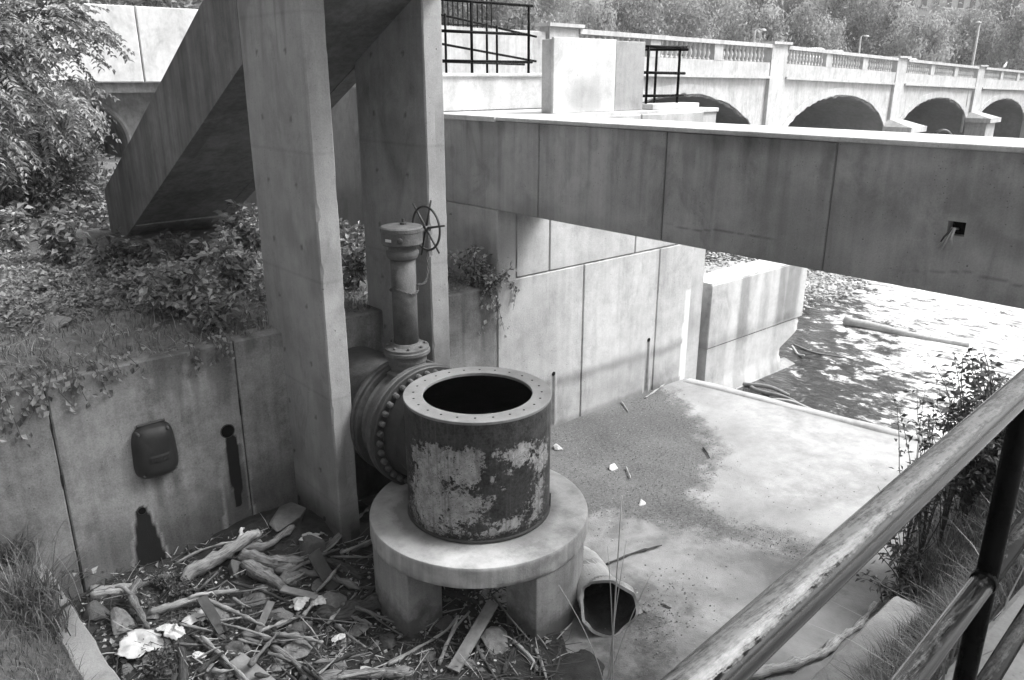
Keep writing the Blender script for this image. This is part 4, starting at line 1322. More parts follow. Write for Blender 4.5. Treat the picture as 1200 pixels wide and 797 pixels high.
branch([(824, 524), (829, 531), (832, 537)], .010, WK, 'tiny dark twig at the edge of the silt', 30, group='driftwood on the slab', lift=.02)
branch([(734, 548), (737, 555), (739, 561)], .012, WP, 'short pale twig in the middle of the silt', 31, group='driftwood on the slab', lift=.02)
branch([(60, 720), (110, 690), (150, 668)], .012, WK, 'thin dark twig hanging over the kerb', 32, lift=[.6, .4, .25])
rsb = random.Random(3)
for k in range(62):                                   # the looser sticks of the pile
    x0 = rsb.uniform(205, 430)
    y0 = rsb.uniform(640, 800) if x0 > 250 else rsb.uniform(690, 800)
    an = rsb.uniform(-.9, .9)
    L = rsb.uniform(22, 85)
    mt_, cn = rsb.choice([(WD, 'grey'), (WD, 'grey'), (WK, 'dark'), (WP, 'bleached'), (WP, 'bleached')])
    rk = rsb.uniform(.008, .026)
    LSL = ('thin ' if rk < .0155 else 'thick ') + cn + ' loose stick tangled in the pile of debris'
    branch([(x0, y0), (x0 + L * math.cos(an) * .5, y0 + L * math.sin(an) * .5 - rsb.uniform(-3, 3)), (x0 + L * math.cos(an), y0 + L * math.sin(an))], rk, mt_, LSL, 100 + k, group=LSL + 's', lift=[rsb.uniform(.02, .16), rsb.uniform(.05, .16), rsb.uniform(.02, .22)], name='loose_stick', n=6)
# planks
def plank(p0, p1, w, th, label, mat, lift=(.04, .04)):
    a_, b_ = on_mound(*p0, lift[0]), on_mound(*p1, lift[1])
    d = unit(b_ - a_)
    s_ = unit(np.cross(d, [0, 0, 1]))
    u_ = np.cross(s_, d)
    mb = MB()
    vs = []
    for s0 in (0, 1):
        for q in ((-.5, -.5), (.5, -.5), (.5, .5), (-.5, .5)):
            vs.append((b_ if s0 else a_) + s_ * q[0] * w + u_ * q[1] * th)
    mb.add(vs, [(0, 1, 2, 3), (4, 5, 6, 7), (0, 1, 5, 4), (1, 2, 6, 5), (2, 3, 7, 6), (3, 0, 4, 7)])
    o = mb.build('plank', mat, None, bevel=.004, origin=tuple(a_))
    return tag(o, label, 'plank', 'planks in the debris')
plank((531, 786), (578, 706), .115, .03, 'long flat grey plank leaning out from under the plinth', M['wood'], (.03, .30))
plank((276, 772), (316, 806), .16, .03, 'short wide board lying at the edge of the debris', M['wood'], (.08, .06))
plank((367, 648), (392, 690), .15, .02, 'thin dark board propped against the stones by the column', M['wood_dark'], (.28, .05))

# rocks: angular hulls
def rock_mesh(seed, flat=1.0, n=13):
    rs = np.random.RandomState(seed)
    bm = bmesh.new()
    for q in unit(rs.normal(size=(n, 3))) * (0.8 + .25 * rs.rand(n, 1)):
        bm.verts.new(q * np.array([1, .75 + .2 * rs.rand(), flat]))
    bmesh.ops.convex_hull(bm, input=bm.verts)
    bmesh.ops.delete(bm, geom=[v for v in bm.verts if not v.link_faces], context='VERTS')
    bmesh.ops.bevel(bm, geom=bm.edges[:], offset=.07, segments=1, affect='EDGES', clamp_overlap=True)
    me = bpy.data.meshes.new('stone')
    bm.to_mesh(me)
    bm.free()
    return me
def rock(px_, py_, wpx, flat, label, seed, mat='rock', group='stones in the debris', rot=None, name='stone', lift=.12):
    q = on_mound(px_, py_, 0)
    zc = (q - CAM) @ VFW
    s_ = wpx * zc / FPX * .58
    o = link_mesh(name, rock_mesh(seed, flat), M[mat])
    o.scale = (s_, s_, s_)
    o.location = (q[0], q[1], q[2] + s_ * flat * lift)
    r_ = random.Random(seed)
    o.rotation_euler = rot or (r_.uniform(-.25, .25), r_.uniform(-.25, .25), r_.uniform(0, 6))
    return tag(o, label, 'stone', group)
rock(144, 727, 48, .3, 'large flat stone slab under the bent forked branch', 1)
rock(112, 717, 46, .5, 'big dark stone beside the kerb and the foot of the wall', 2, 'rock_dark')
rock(298, 705, 38, .7, 'blocky grey stone beside the bleached curved branch', 3)
rock(330, 724, 30, .7, 'rounded grey stone with a flat top below the white bag', 4)
rock(390, 707, 38, .6, 'pale angular stone beside the crumpled white bag', 5)
rock(349, 766, 44, .5, 'broad low stone among the lower sticks', 6)
rock(356, 740, 34, .7, 'dark rounded stone below the white bag', 7, 'rock_dark')
rock(401, 754, 26, .5, 'small flat stone near the twisted root', 8)
rock(277, 671, 24, 1.2, 'dark upright stone between the logs', 9, 'rock_dark')
rock(342, 678, 34, .7, 'pale blocky stone under the sloping logs', 10)
rock(366, 645, 40, .9, 'leaning dark stone at the foot of the column', 11, 'rock_dark')
rock(337, 608, 52, .38, 'broad dark stone wedged in the corner of the wall', 12, 'rock_dark', lift=.0)
rock(250, 741, 22, .7, 'small dark stone beside the white plastic', 13, 'rock_dark')
rock(583, 753, 50, .28, 'flat grey stone lying in front of the plinth opening', 14)
rock(453, 752, 38, .35, 'flat dark stone at the foot of the left plinth leg', 15, 'rock_dark')
rock(522, 733, 28, .8, 'dark stone under the plinth', 16, 'rock_dark')
rock(745, 716, 20, .5, 'pale angular stone on the slab beside the drain pipe', 17, 'rock', 'stones on the slab')
rock(783, 709, 17, .5, 'pale stone on the slab among grit', 18, 'rock', 'stones on the slab')
rock(757, 715, 12, .6, 'small pale chip on the slab by the larger stone', 19, 'rock', 'stones on the slab')
rock(654, 525, 14, .6, 'white stone on the silt behind the tank', 20, 'litter', 'stones on the slab')
rock(717, 548, 16, .3, 'flat pale scrap on the dark silt', 21, 'litter', 'stones on the slab')
rock(751, 590, 12, .4, 'small white scrap in the middle of the silt', 22, 'litter', 'stones on the slab')
rock(432, 786, 20, .4, 'white flat stone at the bottom of the debris', 23, 'litter')
rsb = random.Random(11)
for k in range(75):
    mk = rsb.choice(['rock', 'rock', 'rock_dark'])
    rock(rsb.uniform(150, 440), rsb.uniform(690, 800), rsb.uniform(7, 17), .6, 'small %s stone lying loose among the sticks' % ('dark' if mk == 'rock_dark' else 'pale grey'), 200 + k, mk, 'small %s stones in the debris' % ('dark' if mk == 'rock_dark' else 'pale'))
for k, (x, y, w, fl_, lb) in enumerate([(200, 765, 30, .4, 'flat grey stone below the crumpled white sheet'), (262, 720, 34, .5, 'angular grey stone between the bleached branches'), (310, 690, 26, .5, 'flat pale stone under the straight log'), (375, 690, 30, .45, 'pale slab of stone against the twisted root'), (275, 760, 26, .6, 'rounded pale stone beside the short wide board'), (420, 740, 30, .4, 'pale flat stone between root and plinth leg'), (330, 785, 34, .35, 'broad pale stone at the lower edge of the debris'), (240, 785, 24, .5, 'grey cobble at the lower edge of the debris'), (395, 780, 26, .4, 'flat cobble beside the splintered wood'), (500, 770, 24, .4, 'flat cobble in front of the plinth opening'), (550, 780, 20, .5, 'small cobble beside the long plank'), (180, 720, 26, .5, 'grey cobble under the bleached curved branch'), (345, 655, 28, .5, 'blocky stone wedged under the level log'), (300, 640, 22, .6, 'dark cobble near the top of the pile')]):
    rock(x, y, w, fl_, lb, 300 + k, 'rock_dark' if k % 5 == 4 else 'rock', rot=(.3 * math.sin(k * 2.1), .3 * math.cos(k * 1.7), k * 1.3))
# white plastic scraps and bags
def crumple(px_, py_, wpx, hpx, label, seed, lift=.06, tilt=0.0, cat='plastic'):
    q = on_mound(px_, py_, lift)
    zc = (q - CAM) @ VFW
    sx, sz = wpx * zc / FPX * .5, hpx * zc / FPX * .5
    g = 30
    U, W = np.meshgrid(np.linspace(-1, 1, g), np.linspace(-1, 1, g), indexing='ij')
    an = np.arctan2(W, U)
    ro = .35 + 1.3 * fbm2(np.cos(an) * 1.9, np.sin(an) * 1.9, 1, 4, seed)
    dd = np.maximum(np.abs(U), np.abs(W)) / (np.hypot(U, W) + 1e-6)
    U, W = U * dd * ro, W * dd * ro
    rg = 1 - np.abs(fbm2(U, W, 1.3, 2, seed * 2.3) - .5) * 4          # long soft folds
    fine = 1 - np.abs(fbm2(U, W, 3.2, 2, seed * 1.3) - .5) * 4
    Hh = (.75 * rg + .2 * fine) * (1 - .5 * (U ** 2 + W ** 2))
    V = np.stack([U * sx, W * sx * .8, (Hh - .3) * sz * .5], -1).reshape(-1, 3)
    I = np.arange(g * g).reshape(g, g)
    o = raw_mesh('plastic_scrap', V, np.stack([I[:-1, :-1], I[1:, :-1], I[1:, 1:], I[:-1, 1:]], -1).reshape(-1, 4), M['litter'], None, True)
    md = o.modifiers.new('sheet', 'SOLIDIFY')
    md.thickness = .003
    o.location = tuple(q)
    o.rotation_euler = (tilt, .2 * math.sin(seed), -.7 + .3 * math.sin(seed * 3))
    return tag(o, label, cat, 'white plastic in the debris')
crumple(166, 753, 54, 34, 'large crumpled sheet of white plastic beside the kerb', 1, .05)
crumple(204, 739, 24, 40, 'upright folded scrap of white plastic over the dark log', 2, .12, .2)
crumple(234, 721, 34, 20, 'white plastic scrap under the bleached branch', 3, .05)
crumple(352, 706, 26, 28, 'crumpled white bag caught between the stones', 4, .09)
crumple(373, 704, 20, 26, 'torn white plastic bag tip beside the pale angular stone', 5, .09)
crumple(363, 624, 24, 8, 'flat white plastic strip on top of the pile by the column', 6, .10)
crumple(307, 727, 10, 12, 'small white foam lump beside the rounded stone', 7, .05)
crumple(233, 768, 14, 12, 'small white foam block below the white plastic', 8, .04)
crumple(192, 735, 16, 10, 'white plastic flake beside the bent forked branch', 9, .06)
crumple(145, 765, 18, 10, 'white plastic flake at the foot of the kerb', 10, .05)
crumple(395, 748, 16, 10, 'white flake on the small flat stone', 11, .08)
plank((236, 700), (262, 742), .10, .02, 'narrow dark slat standing among the stones', M['wood_dark'], (.2, .04))
plank((330, 690), (372, 700), .09, .025, 'short grey slat below the level log', M['wood'], (.12, .10))
plank((300, 745), (318, 705), .07, .02, 'thin weathered slat leaning on the blocky stone', M['wood'], (.05, .20))
# small litter nobody could count
rs = np.random.RandomState(21)
def scatter_px(n, x0, x1, y0, y1):
    m = n * 2
    d = VFW + RGT * ((rs.uniform(x0, x1, m) - CX) / FPX)[:, None] - VUP * ((rs.uniform(y0, y1, m) - CY) / FPX)[:, None]
    z = np.full(m, .15)
    for _ in range(5):
        q = CAM + d * ((z - 5.0) / d[:, 2])[:, None]
        z = np.maximum(mound_z(q[:, 0], q[:, 1]), 0)
    q[:, 2] = z
    return q[(q[:, 0] > 1.0) & (q[:, 1] < YW - .03)][:n]
def twigs(n):
    mb = MB()
    for q in scatter_px(n, 90, 660, 630, 800):
        L = rs.uniform(.05, .30)
        an = rs.uniform(0, 6.28)
        r = rs.uniform(.002, .007)
        a_ = q + np.array([0, 0, .015])
        b_ = a_ + np.array([math.cos(an) * L, math.sin(an) * L, rs.uniform(-.02, .10)])
        md = (a_ + b_) / 2 + rs.normal(size=3) * .012
        mb.tube([a_, md, b_], [r, r, r * .5], 4, False)
    return mb
tag(twigs(1300).build('twig_litter', M['wood_dark']), 'fine dark twigs matted over the debris', 'twigs', kind='stuff')
tag(twigs(260).build('twig_litter', M['wood_pale']), 'fine bleached twigs scattered over the debris', 'twigs', kind='stuff')
mb = MB()
octa = [(1, 0, 0), (-1, 0, 0), (0, 1, 0), (0, -1, 0), (0, 0, 1), (0, 0, -1)]
octf = [(0, 2, 4), (2, 1, 4), (1, 3, 4), (3, 0, 4), (2, 0, 5), (1, 2, 5), (3, 1, 5), (0, 3, 5)]
def chips(pts, smin, smax, flat=.6):
    mb = MB()
    for q in pts:
        s_ = rs.uniform(smin, smax)
        A = rs.normal(size=(3, 3))
        Q, _ = np.linalg.qr(A)
        vs = [(np.array(v) * s_ * (.6 + .6 * rs.rand())) @ Q for v in octa]
        mb.add([(v[0] + q[0], v[1] + q[1], v[2] * flat + q[2] + s_ * .2) for v in vs], octf)
    return mb
tag(chips(scatter_px(240, 90, 640, 650, 800), .008, .026).build('foam_crumbs', M['litter']), 'white foam crumbs and shells scattered through the debris', 'litter', kind='stuff')
tag(chips(scatter_px(700, 90, 660, 630, 800), .006, .024).build('rubble', M['rock_dark']), 'dark gravel and bark between the sticks', 'gravel', kind='stuff')
pts = []
while len(pts) < 3600:
    x, y = rs.uniform(5.0, 10.6), rs.uniform(3.0, 7.8)
    sdv_ = float(max(poly_sd(np.array([[x]]), np.array([[y]]), SILT)[0, 0], poly_sd(np.array([[x]]), np.array([[y]]), SILT2)[0, 0]))
    if rs.rand() < (.9 if sdv_ > -.05 else .10 * math.exp(sdv_ * 1.5) + .012):
        pts.append((x, y, 0))
tag(chips(pts, .003, .010).build('grit', M['rock_dark']), 'dark grit washed over the slab', 'gravel', kind='stuff')
tag(chips([(rs.uniform(4.9, 10.2), rs.uniform(3.0, 7.7), 0) for _ in range(420)], .004, .014, .4).build('pale_chips', M['kerb']), 'pale chips scattered over the slab', 'gravel', kind='stuff')
q0 = onz(775, 712, 0)
tag(chips([(q0[0] + rs.normal() * .35, q0[1] + rs.normal() * .22, 0) for _ in range(260)], .003, .016, .6).build('stone_crumbs', M['rock']), 'cluster of stone crumbs by the drain pipe', 'gravel', kind='stuff')
# dead leaves over the debris and the bank foot
def fallen(name, pts, mat, label, s0=.03, s1=.08):
    pts = np.asarray(pts)
    n = len(pts)
    D = rand_dirs(rs, n) * np.array([1, 1, .3])
    Nn = rand_dirs(rs, n, 2.0)
    L = rs.uniform(s0, s1, n)
    o = leaf_obj(name, pts + np.array([0, 0, .012]), D, Nn, L, L * .6, mat, rs)
    return tag(o, label, 'leaves', kind='stuff')
fallen('leaf_litter', scatter_px(800, 90, 640, 630, 800), M['straw'], 'dry leaves caught in the debris')
# =================================================================== PLANTS
rs = np.random.RandomState(5)
# ---- grass on the left lawn, the right embankment and the bank
def pts_lawn(n):
    x = rs.uniform(-1.6, .78, n)
    y = rs.uniform(2.5, 7.8, n)
    return np.stack([x, y, lawn_z(x, y) - .01], -1)
B = pts_lawn(15000)
tag(blades('grass', B, rs.uniform(.06, .20, len(B)), rs.uniform(.004, .009, len(B)), .7, M['grass'], rs), 'short rough grass on the ground beside the kerb wall', 'grass', kind='stuff')
B = pts_lawn(1500)
tag(blades('dry_grass', B, rs.uniform(.10, .28, len(B)), .005, .9, M['straw'], rs), 'dry straw in the grass beside the kerb wall', 'grass', kind='stuff')
def clump(px_, py_, z, n, h, spread, label, mat='grass', w=.012, group='grass tufts'):
    q = onz(px_, py_, z)
    z0 = float(lawn_z(np.array(q[0]), np.array(q[1])))
    e = thing('grass_tuft', (q[0], q[1], z0), label, 'grass', group)
    Bp = np.stack([q[0] + rs.normal(size=n) * spread, q[1] + rs.normal(size=n) * spread, np.full(n, z0 - .02)], -1)
    blades('blades', Bp, rs.uniform(h * .5, h, n), w, .75, M[mat], rs, e)
clump(30, 690, .9, 330, .62, .13, 'tall grass tuft beside the kerb and the jointed wall')
clump(8, 650, .8, 240, .55, .12, 'tall grass tuft with drooping blades against the wall')
clump(55, 720, .8, 120, .40, .08, 'small grass tuft on the kerb edge')
clump(25, 700, .9, 60, .75, .12, 'dry bleached stalks rising from the tall grass by the wall', 'straw', .008)
n = 26000
x = np.concatenate([rs.uniform(1.5, 11.8, n), rs.uniform(11.8, 26, 4000)])
v = rs.uniform(.02, .99, len(x))
B = emb_pt(x, v)
tag(blades('grass', B, rs.uniform(.08, .26, len(B)), rs.uniform(.005, .010, len(B)), .8, M['grass'], rs), 'rough grass on the embankment below the walkway', 'grass', kind='stuff')
x = rs.uniform(1.5, 11.8, 1800)
B = emb_pt(x, rs.uniform(.02, .99, len(x)))
tag(blades('dry_grass', B, rs.uniform(.15, .40, len(B)), .006, .9, M['straw'], rs), 'dry stalks in the embankment grass', 'grass', kind='stuff')
n = 12000
x = rs.uniform(-1.5, 6.4, n)
y = YW + .15 + rs.rand(n) ** 1.6 * 5.5
ok = ~((np.abs(x - 4.26) < .9) & (y > 9) & (y < 14.5))
x, y = x[ok], y[ok]
B = np.stack([x, y, bank_z(x, y) - .01], -1)
tag(blades('grass', B, rs.uniform(.05, .17, len(B)), .008, .9, M['grass'], rs), 'trampled grass on the bank above the retaining wall', 'grass', kind='stuff')
n = 2600
x = rs.uniform(-1.5, 6.4, n)
y = YW + .1 + rs.rand(n) ** 1.8 * 3.0
B = np.stack([x, y, bank_z(x, y)], -1)
tag(blades('dry_grass', B, rs.uniform(.06, .22, len(B)), .007, 1.3, M['straw'], rs), 'dry straw lying on the bank above the retaining wall', 'grass', kind='stuff')
fx = rs.uniform(-1, 6.3, 900)
fy = YW + .1 + rs.rand(900) ** 1.5 * 3
fallen('leaf_litter', np.stack([fx, fy, bank_z(fx, fy) + .03], -1), M['straw'], 'dead leaves on the bank above the retaining wall', .04, .10)
# ---- ivy carpet: leaves lying on the slope
def ivy(n, cx_, cy_, rx, ry, name, label, h=.18, size=(.025, .095), mat='leaf'):
    an = rs.rand(n) * 2 * math.pi
    rd = np.sqrt(rs.rand(n))
    x = cx_ + rx * rd * np.cos(an)
    y = cy_ + ry * rd * np.sin(an)
    top = h * (1 - rd ** 3) * (.35 + 1.1 * fbm2(x, y, 2.3, 3, 9))
    z = bank_z(x, y) + top * (.45 + .55 * rs.rand(n))
    C_ = np.stack([x, y, z], -1)
    an2 = rs.rand(n) * 6.28
    D = np.stack([np.cos(an2), np.sin(an2), rs.uniform(-.5, .15, n)], -1)
    Nn = rand_dirs(rs, n, 1.8)
    L = size[0] + (size[1] - size[0]) * rs.rand(n) ** 1.5
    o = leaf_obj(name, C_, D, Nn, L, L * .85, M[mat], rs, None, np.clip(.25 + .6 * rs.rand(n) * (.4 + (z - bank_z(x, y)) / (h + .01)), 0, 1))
    return tag(o, label, 'ground cover', kind='stuff')
def bankpx(x, y): return onz(x, y, 2.6)[:2]
ivy(10000, 1.75, 10.6, 1.1, 1.3, 'ivy', 'low creeping ivy on the bank above the drain flap', .22)
ivy(9000, 1.0, 11.8, 1.5, 2.2, 'ivy', 'creeping ivy under the tree at the top of the bank', .25)
ivy(8000, 2.9, 10.9, .8, 2.0, 'ivy', 'leafy creeper growing up to the foot of the stair', .35)
ivy(2800, 4.3, 9.3, .8, 1.0, 'ivy', 'leafy creeper between the two columns', .3)
ivy(2200, 5.9, 9.6, .6, 1.6, 'ivy', 'leafy creeper between the column and the abutment', .4)
ivy(3000, 4.2, 15.2, 1.8, 1.0, 'ivy', 'leafy growth behind the stair foot', .8, (.07, .14))

# ---- shrubs and weeds: stems plus leaves
def shrub(loc, h, rad, nst, nlf, size, label, mat='leaf', group='weeds on the bank', name='shrub', droop=.2, seed=0, broad=.55, stem=M['bark'], cat='plant', sr=.008):
    r_ = np.random.RandomState(seed + 77)
    e = thing(name, tuple(loc), label, cat, group)
    mb = MB()
    C_, D_ = [], []
    for k in range(nst):
        an = r_.rand() * 6.28
        tl = r_.rand() * rad
        hh = h * r_.uniform(.6, 1.0)
        tip = np.array([math.cos(an) * tl, math.sin(an) * tl, hh])
        pp = []
        for s_ in np.linspace(0, 1, 7):
            q = np.array(loc) + np.array([tip[0] * s_ ** 1.4, tip[1] * s_ ** 1.4, tip[2] * s_ - droop * h * max(0, s_ - .6) ** 2])
            pp.append(q + r_.normal(size=3) * .012 * h * s_)
        mb.tube(pp, [sr * (1 - .7 * s_) for s_ in np.linspace(0, 1, 7)], 5, False)
        pp = np.array(pp)
        m = nlf // nst
        s_ = np.clip(.22 + .78 * r_.rand(m) ** .8, 0, 1) * 6
        i = np.minimum(s_.astype(int), 5)
        q = pp[i] + (pp[i + 1] - pp[i]) * (s_ - i)[:, None]
        dd = rand_dirs(r_, m) * np.array([1, 1, .5])
        C_.append(q + dd * r_.rand(m, 1) * .09 * (h ** .5))
        D_.append(dd + np.array([0, 0, -.15]))
    mb.build('stems', stem, e, smooth=True)
    C_ = np.concatenate(C_)
    D_ = np.concatenate(D_)
    n_ = len(C_)
    L = r_.uniform(size * .6, size * 1.25, n_)
    Nn = rand_dirs(r_, n_, 1.4)
    leaf_obj('foliage', C_, D_, Nn, L, L * broad, M[mat], r_, e)
    return e
def on_bank(px_, py_):
    z = 2.6
    for _ in range(8):
        q = onz(px_, py_, z)
        z = float(bank_z(np.array(q[0]), np.array(q[1])))
    return (q[0], q[1], z - .02)
SH = [((250, 392), .55, .45, 16, 520, .10, 'leafy bramble at the edge of the wall beside the column', 'leaf'),
      ((205, 372), .70, .5, 18, 620, .11, 'leafy bramble in front of the stair foot', 'leaf'),
      ((280, 345), .75, .5, 18, 650, .11, 'large leaved bramble beside the stair soffit', 'leaf'),
      ((160, 330), .70, .55, 16, 600, .11, 'dark leafy bramble below the parapet end', 'leaf_dark'),
      ((300, 300), .80, .6, 16, 600, .12, 'tall weeds beyond the stair soffit', 'leaf'),
      ((235, 318), .55, .45, 14, 420, .10, 'leafy weeds growing under the stair soffit', 'leaf_dark'),
      ((75, 320), .9, .45, 14, 460, .13, 'upright leafy sapling beside the pale boulder', 'leaf_pale'),
      ((20, 300), .8, .6, 14, 520, .13, 'leafy bush at the foot of the tree', 'leaf'),
      ((420, 345), .9, .4, 14, 420, .11, 'leafy weeds seen between the two columns', 'leaf'),
      ((555, 338), .62, .35, 22, 520, .085, 'leafy plant growing on the wall top beside the abutment', 'leaf'),
      ((540, 305), .95, .30, 14, 420, .10, 'tall weed with narrow leaves behind the handwheel column', 'leaf'),
      ((575, 342), .40, .30, 10, 170, .08, 'small plant hanging over the wall at the abutment corner', 'leaf')]
for i, (pq, h, rad, nst, nlf, sz, lb, mt) in enumerate(SH):
    shrub(on_bank(*pq), h, rad, nst, nlf, sz, lb, mt, seed=i)
# creeper trailing down over the wall tops
def trailer(x, y0, L, n, label, seed, name='trailing_creeper'):
    r_ = np.random.RandomState(seed)
    e = thing(name, (x, y0, ZT), label, 'plant', 'creepers hanging over the wall')
    C_ = []
    mb = MB()
    for k in range(6):
        x1 = x + r_.normal() * .18
        LL = L * r_.uniform(.4, 1)
        pp = [(x1, YW + .25, ZT + .03), (x1 + r_.normal() * .03, YW + .03, ZT + .06), (x1 + r_.normal() * .04, YW - .05, ZT - LL * .4), (x1 + r_.normal() * .07, YW - .035, ZT - LL)]
        mb.tube(pp, [.005, .005, .004, .002], 5, False)
        pp = np.array(pp)
        s_ = r_.rand(n // 6) * 3
        i = np.minimum(s_.astype(int), 2)
        C_.append(pp[i] + (pp[i + 1] - pp[i]) * (s_ - i)[:, None] + r_.normal(size=(len(s_), 3)) * .03)
    mb.build('stems', M['bark'], e)
    C_ = np.concatenate(C_)
    C_[:, 1] = np.minimum(C_[:, 1], np.where(C_[:, 2] < ZT + .02, YW - .02, 99))
    m = len(C_)
    D = np.stack([r_.normal(size=m), -.3 * r_.rand(m), -.7 - r_.rand(m)], -1)
    Nn = np.stack([r_.normal(size=m) * .4, -np.ones(m), r_.rand(m)], -1)
    Lf = r_.uniform(.035, .08, m)
    leaf_obj('foliage', C_, D, Nn, Lf, Lf * .7, M['leaf'], r_, e)
trailer(2.55, YW, .30, 70, 'small creeper hanging over the wall beside the joint near the column', 1)
trailer(1.35, YW, .34, 110, 'creeper hanging over the wall at the open joint', 2)
trailer(6.48, YW, .65, 130, 'creeper trailing down the wall at the abutment corner', 3)
trailer(.85, YW, .5, 160, 'pale leafy creeper hanging down the wall above the grass', 4)
trailer(1.75, YW, .22, 60, 'short creeper at the wall top above the drain flap', 5)
# stones on the bank
def bank_stone(px_, py_, w, flat, label, seed):
    q = on_bank(px_, py_)
    zc = (np.array(q) - CAM) @ VFW
    s_ = w * zc / FPX * .5
    o = link_mesh('boulder', rock_mesh(seed, flat), M['rock'])
    o.scale = (s_, s_, s_)
    o.location = (q[0], q[1], q[2] + s_ * flat * .45)
    o.rotation_euler = (.05, .08, seed * 1.1)
    tag(o, label, 'stone', 'stones on the bank')
bank_stone(92, 290, 36, .35, 'pale flat boulder below the tree', 31)
bank_stone(60, 384, 66, .30, 'long flat stone half buried in the bank above the wall', 32)
bank_stone(122, 370, 36, .30, 'pale flat stone beside the long buried stone', 33)
bank_stone(195, 378, 14, .6, 'small pale stone at the foot of the brambles', 34)
bank_stone(222, 388, 14, .6, 'small pale stone above the wall top', 35)

# ---- seedling with pale leaves at the kerb, dry stalks
def sprig(pts, r, label, leaves, mat, name, cat, group=None, size=.06):
    e = thing(name, tuple(pts[0]), label, cat, group)
    MB().tube(pts, [r * (1 - .6 * k / (len(pts) - 1)) for k in range(len(pts))], 6).build('stem', M['wood_pale'] if mat == 'straw' else M['bark'], e, smooth=True)
    if leaves:
        P_ = np.array(pts)
        r_ = np.random.RandomState(len(label))
        s_ = np.linspace(.3, 1, leaves) * (len(pts) - 1)
        i = np.minimum(s_.astype(int), len(pts) - 2)
        C_ = P_[i] + (P_[i + 1] - P_[i]) * (s_ - i)[:, None]
        D = rand_dirs(r_, leaves) * np.array([1, 1, .4])
        L = r_.uniform(size * .7, size * 1.3, leaves)
        leaf_obj('foliage', C_, D, rand_dirs(r_, leaves, 2), L, L * .55, M[mat], r_, e)
    return e
k0 = onz(62, 690, .62)
sprig([k0, k0 + np.array([.12, -.02, .12]), k0 + np.array([.28, -.10, .10]), k0 + np.array([.42, -.22, .02])], .006, 'seedling with pale leaves arching over the kerb', 12, 'leaf_pale', 'seedling', 'plant', size=.10)
s0 = onz(714, 828, 0.02)
hgt = lambda dx, dy, z: s0 + np.array([dx, dy, z])
ZS = onx(714, 578, s0[0])[2]
for k, (dx, dy, z1, bend, lb) in enumerate([(0, 0, 1.22, .02, 'tallest dry stalk standing on the slab before the drain pipe'), (.02, -.02, .95, -.10, 'dry stalk bending over the mouth of the drain pipe'), (-.02, .02, .98, .10, 'thin pale stalk crossing the drain pipe mouth'), (.0, .03, .78, .30, 'dry stalk arching towards the bare slab'), (-.03, 0, .74, -.42, 'dry stalk leaning towards the plinth leg')]):
    pts = [hgt(dx + RGT[0] * bend * s_ ** 1.6, dy + RGT[1] * bend * s_ ** 1.6, z1 / 1.22 * ZS * s_) for s_ in np.linspace(0, 1, 9)]
    sprig(pts, .009 if k == 0 else .006, lb, 0, 'straw', 'dry_stalk', 'stalk', 'dry stalks by the drain pipe')

def low_weed(px_, py_, lb, sd):
    q = on_mound(px_, py_, 0)
    shrub((q[0], q[1], q[2] - .02), .22, .22, 12, 420, .035, lb, 'leaf_dark', 'low weeds in the debris', 'low_weed', seed=sd, sr=.004)
low_weed(190, 690, 'dark low weed growing through the debris by the stained wall', 90)
low_weed(215, 700, 'dark low weed beside the bleached curved branch', 91)
low_weed(190, 785, 'dark low weed at the foot of the kerb', 92)
low_weed(120, 672, 'small dark weed at the foot of the wall joint', 93)
# ---- bushes on the embankment
def at_emb(x, v): return tuple(emb_pt(np.array([x]), np.array([v]))[0])
def px_at(x, y, X): return onx(x, y, X)
EB = [((1160, 455), 8.2, .9, .55, 30, 1500, .085, 'dark leafy bush standing on the embankment beside the handrail', 'leaf_dark'),
      ((1195, 440), 8.6, .9, .6, 26, 1200, .085, 'dark leafy bush behind the railing post', 'leaf_dark')]
for i, (pq, X, h, rad, nst, nlf, sz, lb, mt) in enumerate(EB):
    q = px_at(pq[0], pq[1], X)
    v_ = np.linspace(0, 1, 80)
    P_ = emb_pt(np.full(80, X), v_)
    j = np.argmin(np.abs(P_[:, 1] - q[1]))
    base = P_[j]
    shrub(base, max(.5, q[2] + .35 - base[2]), rad, nst, nlf, sz, lb, mt, 'bushes on the embankment', seed=40 + i, broad=.5, sr=.01)
for i, (pq, X, lb) in enumerate([((1050, 600), 8.0, 'slender sapling with sparse leaves beside the slab'), ((1085, 610), 7.8, 'leafy sapling in front of the river below the handrail'), ((1110, 590), 8.0, 'sapling with thin stems above the embankment grass'), ((1065, 640), 7.6, 'low leafy plant at the corner of the slab'), ((1040, 660), 7.3, 'small leafy weed at the end of the kerb wall'), ((1130, 560), 8.4, 'bushy sapling under the dark leafy bush')]):
    v_ = np.linspace(0, 1, 80)
    P_ = emb_pt(np.full(80, X), v_)
    q = onx(pq[0], pq[1], X)
    j = np.argmin(np.abs(P_[:, 1] - q[1]))
    shrub(P_[j], [2.1, 2.2, 1.9, .9, .5, 1.6][i], .60, 11, 300, .075, lb, 'leaf_dark', 'saplings on the embankment', 'sapling', seed=60 + i, broad=.42, sr=.007)

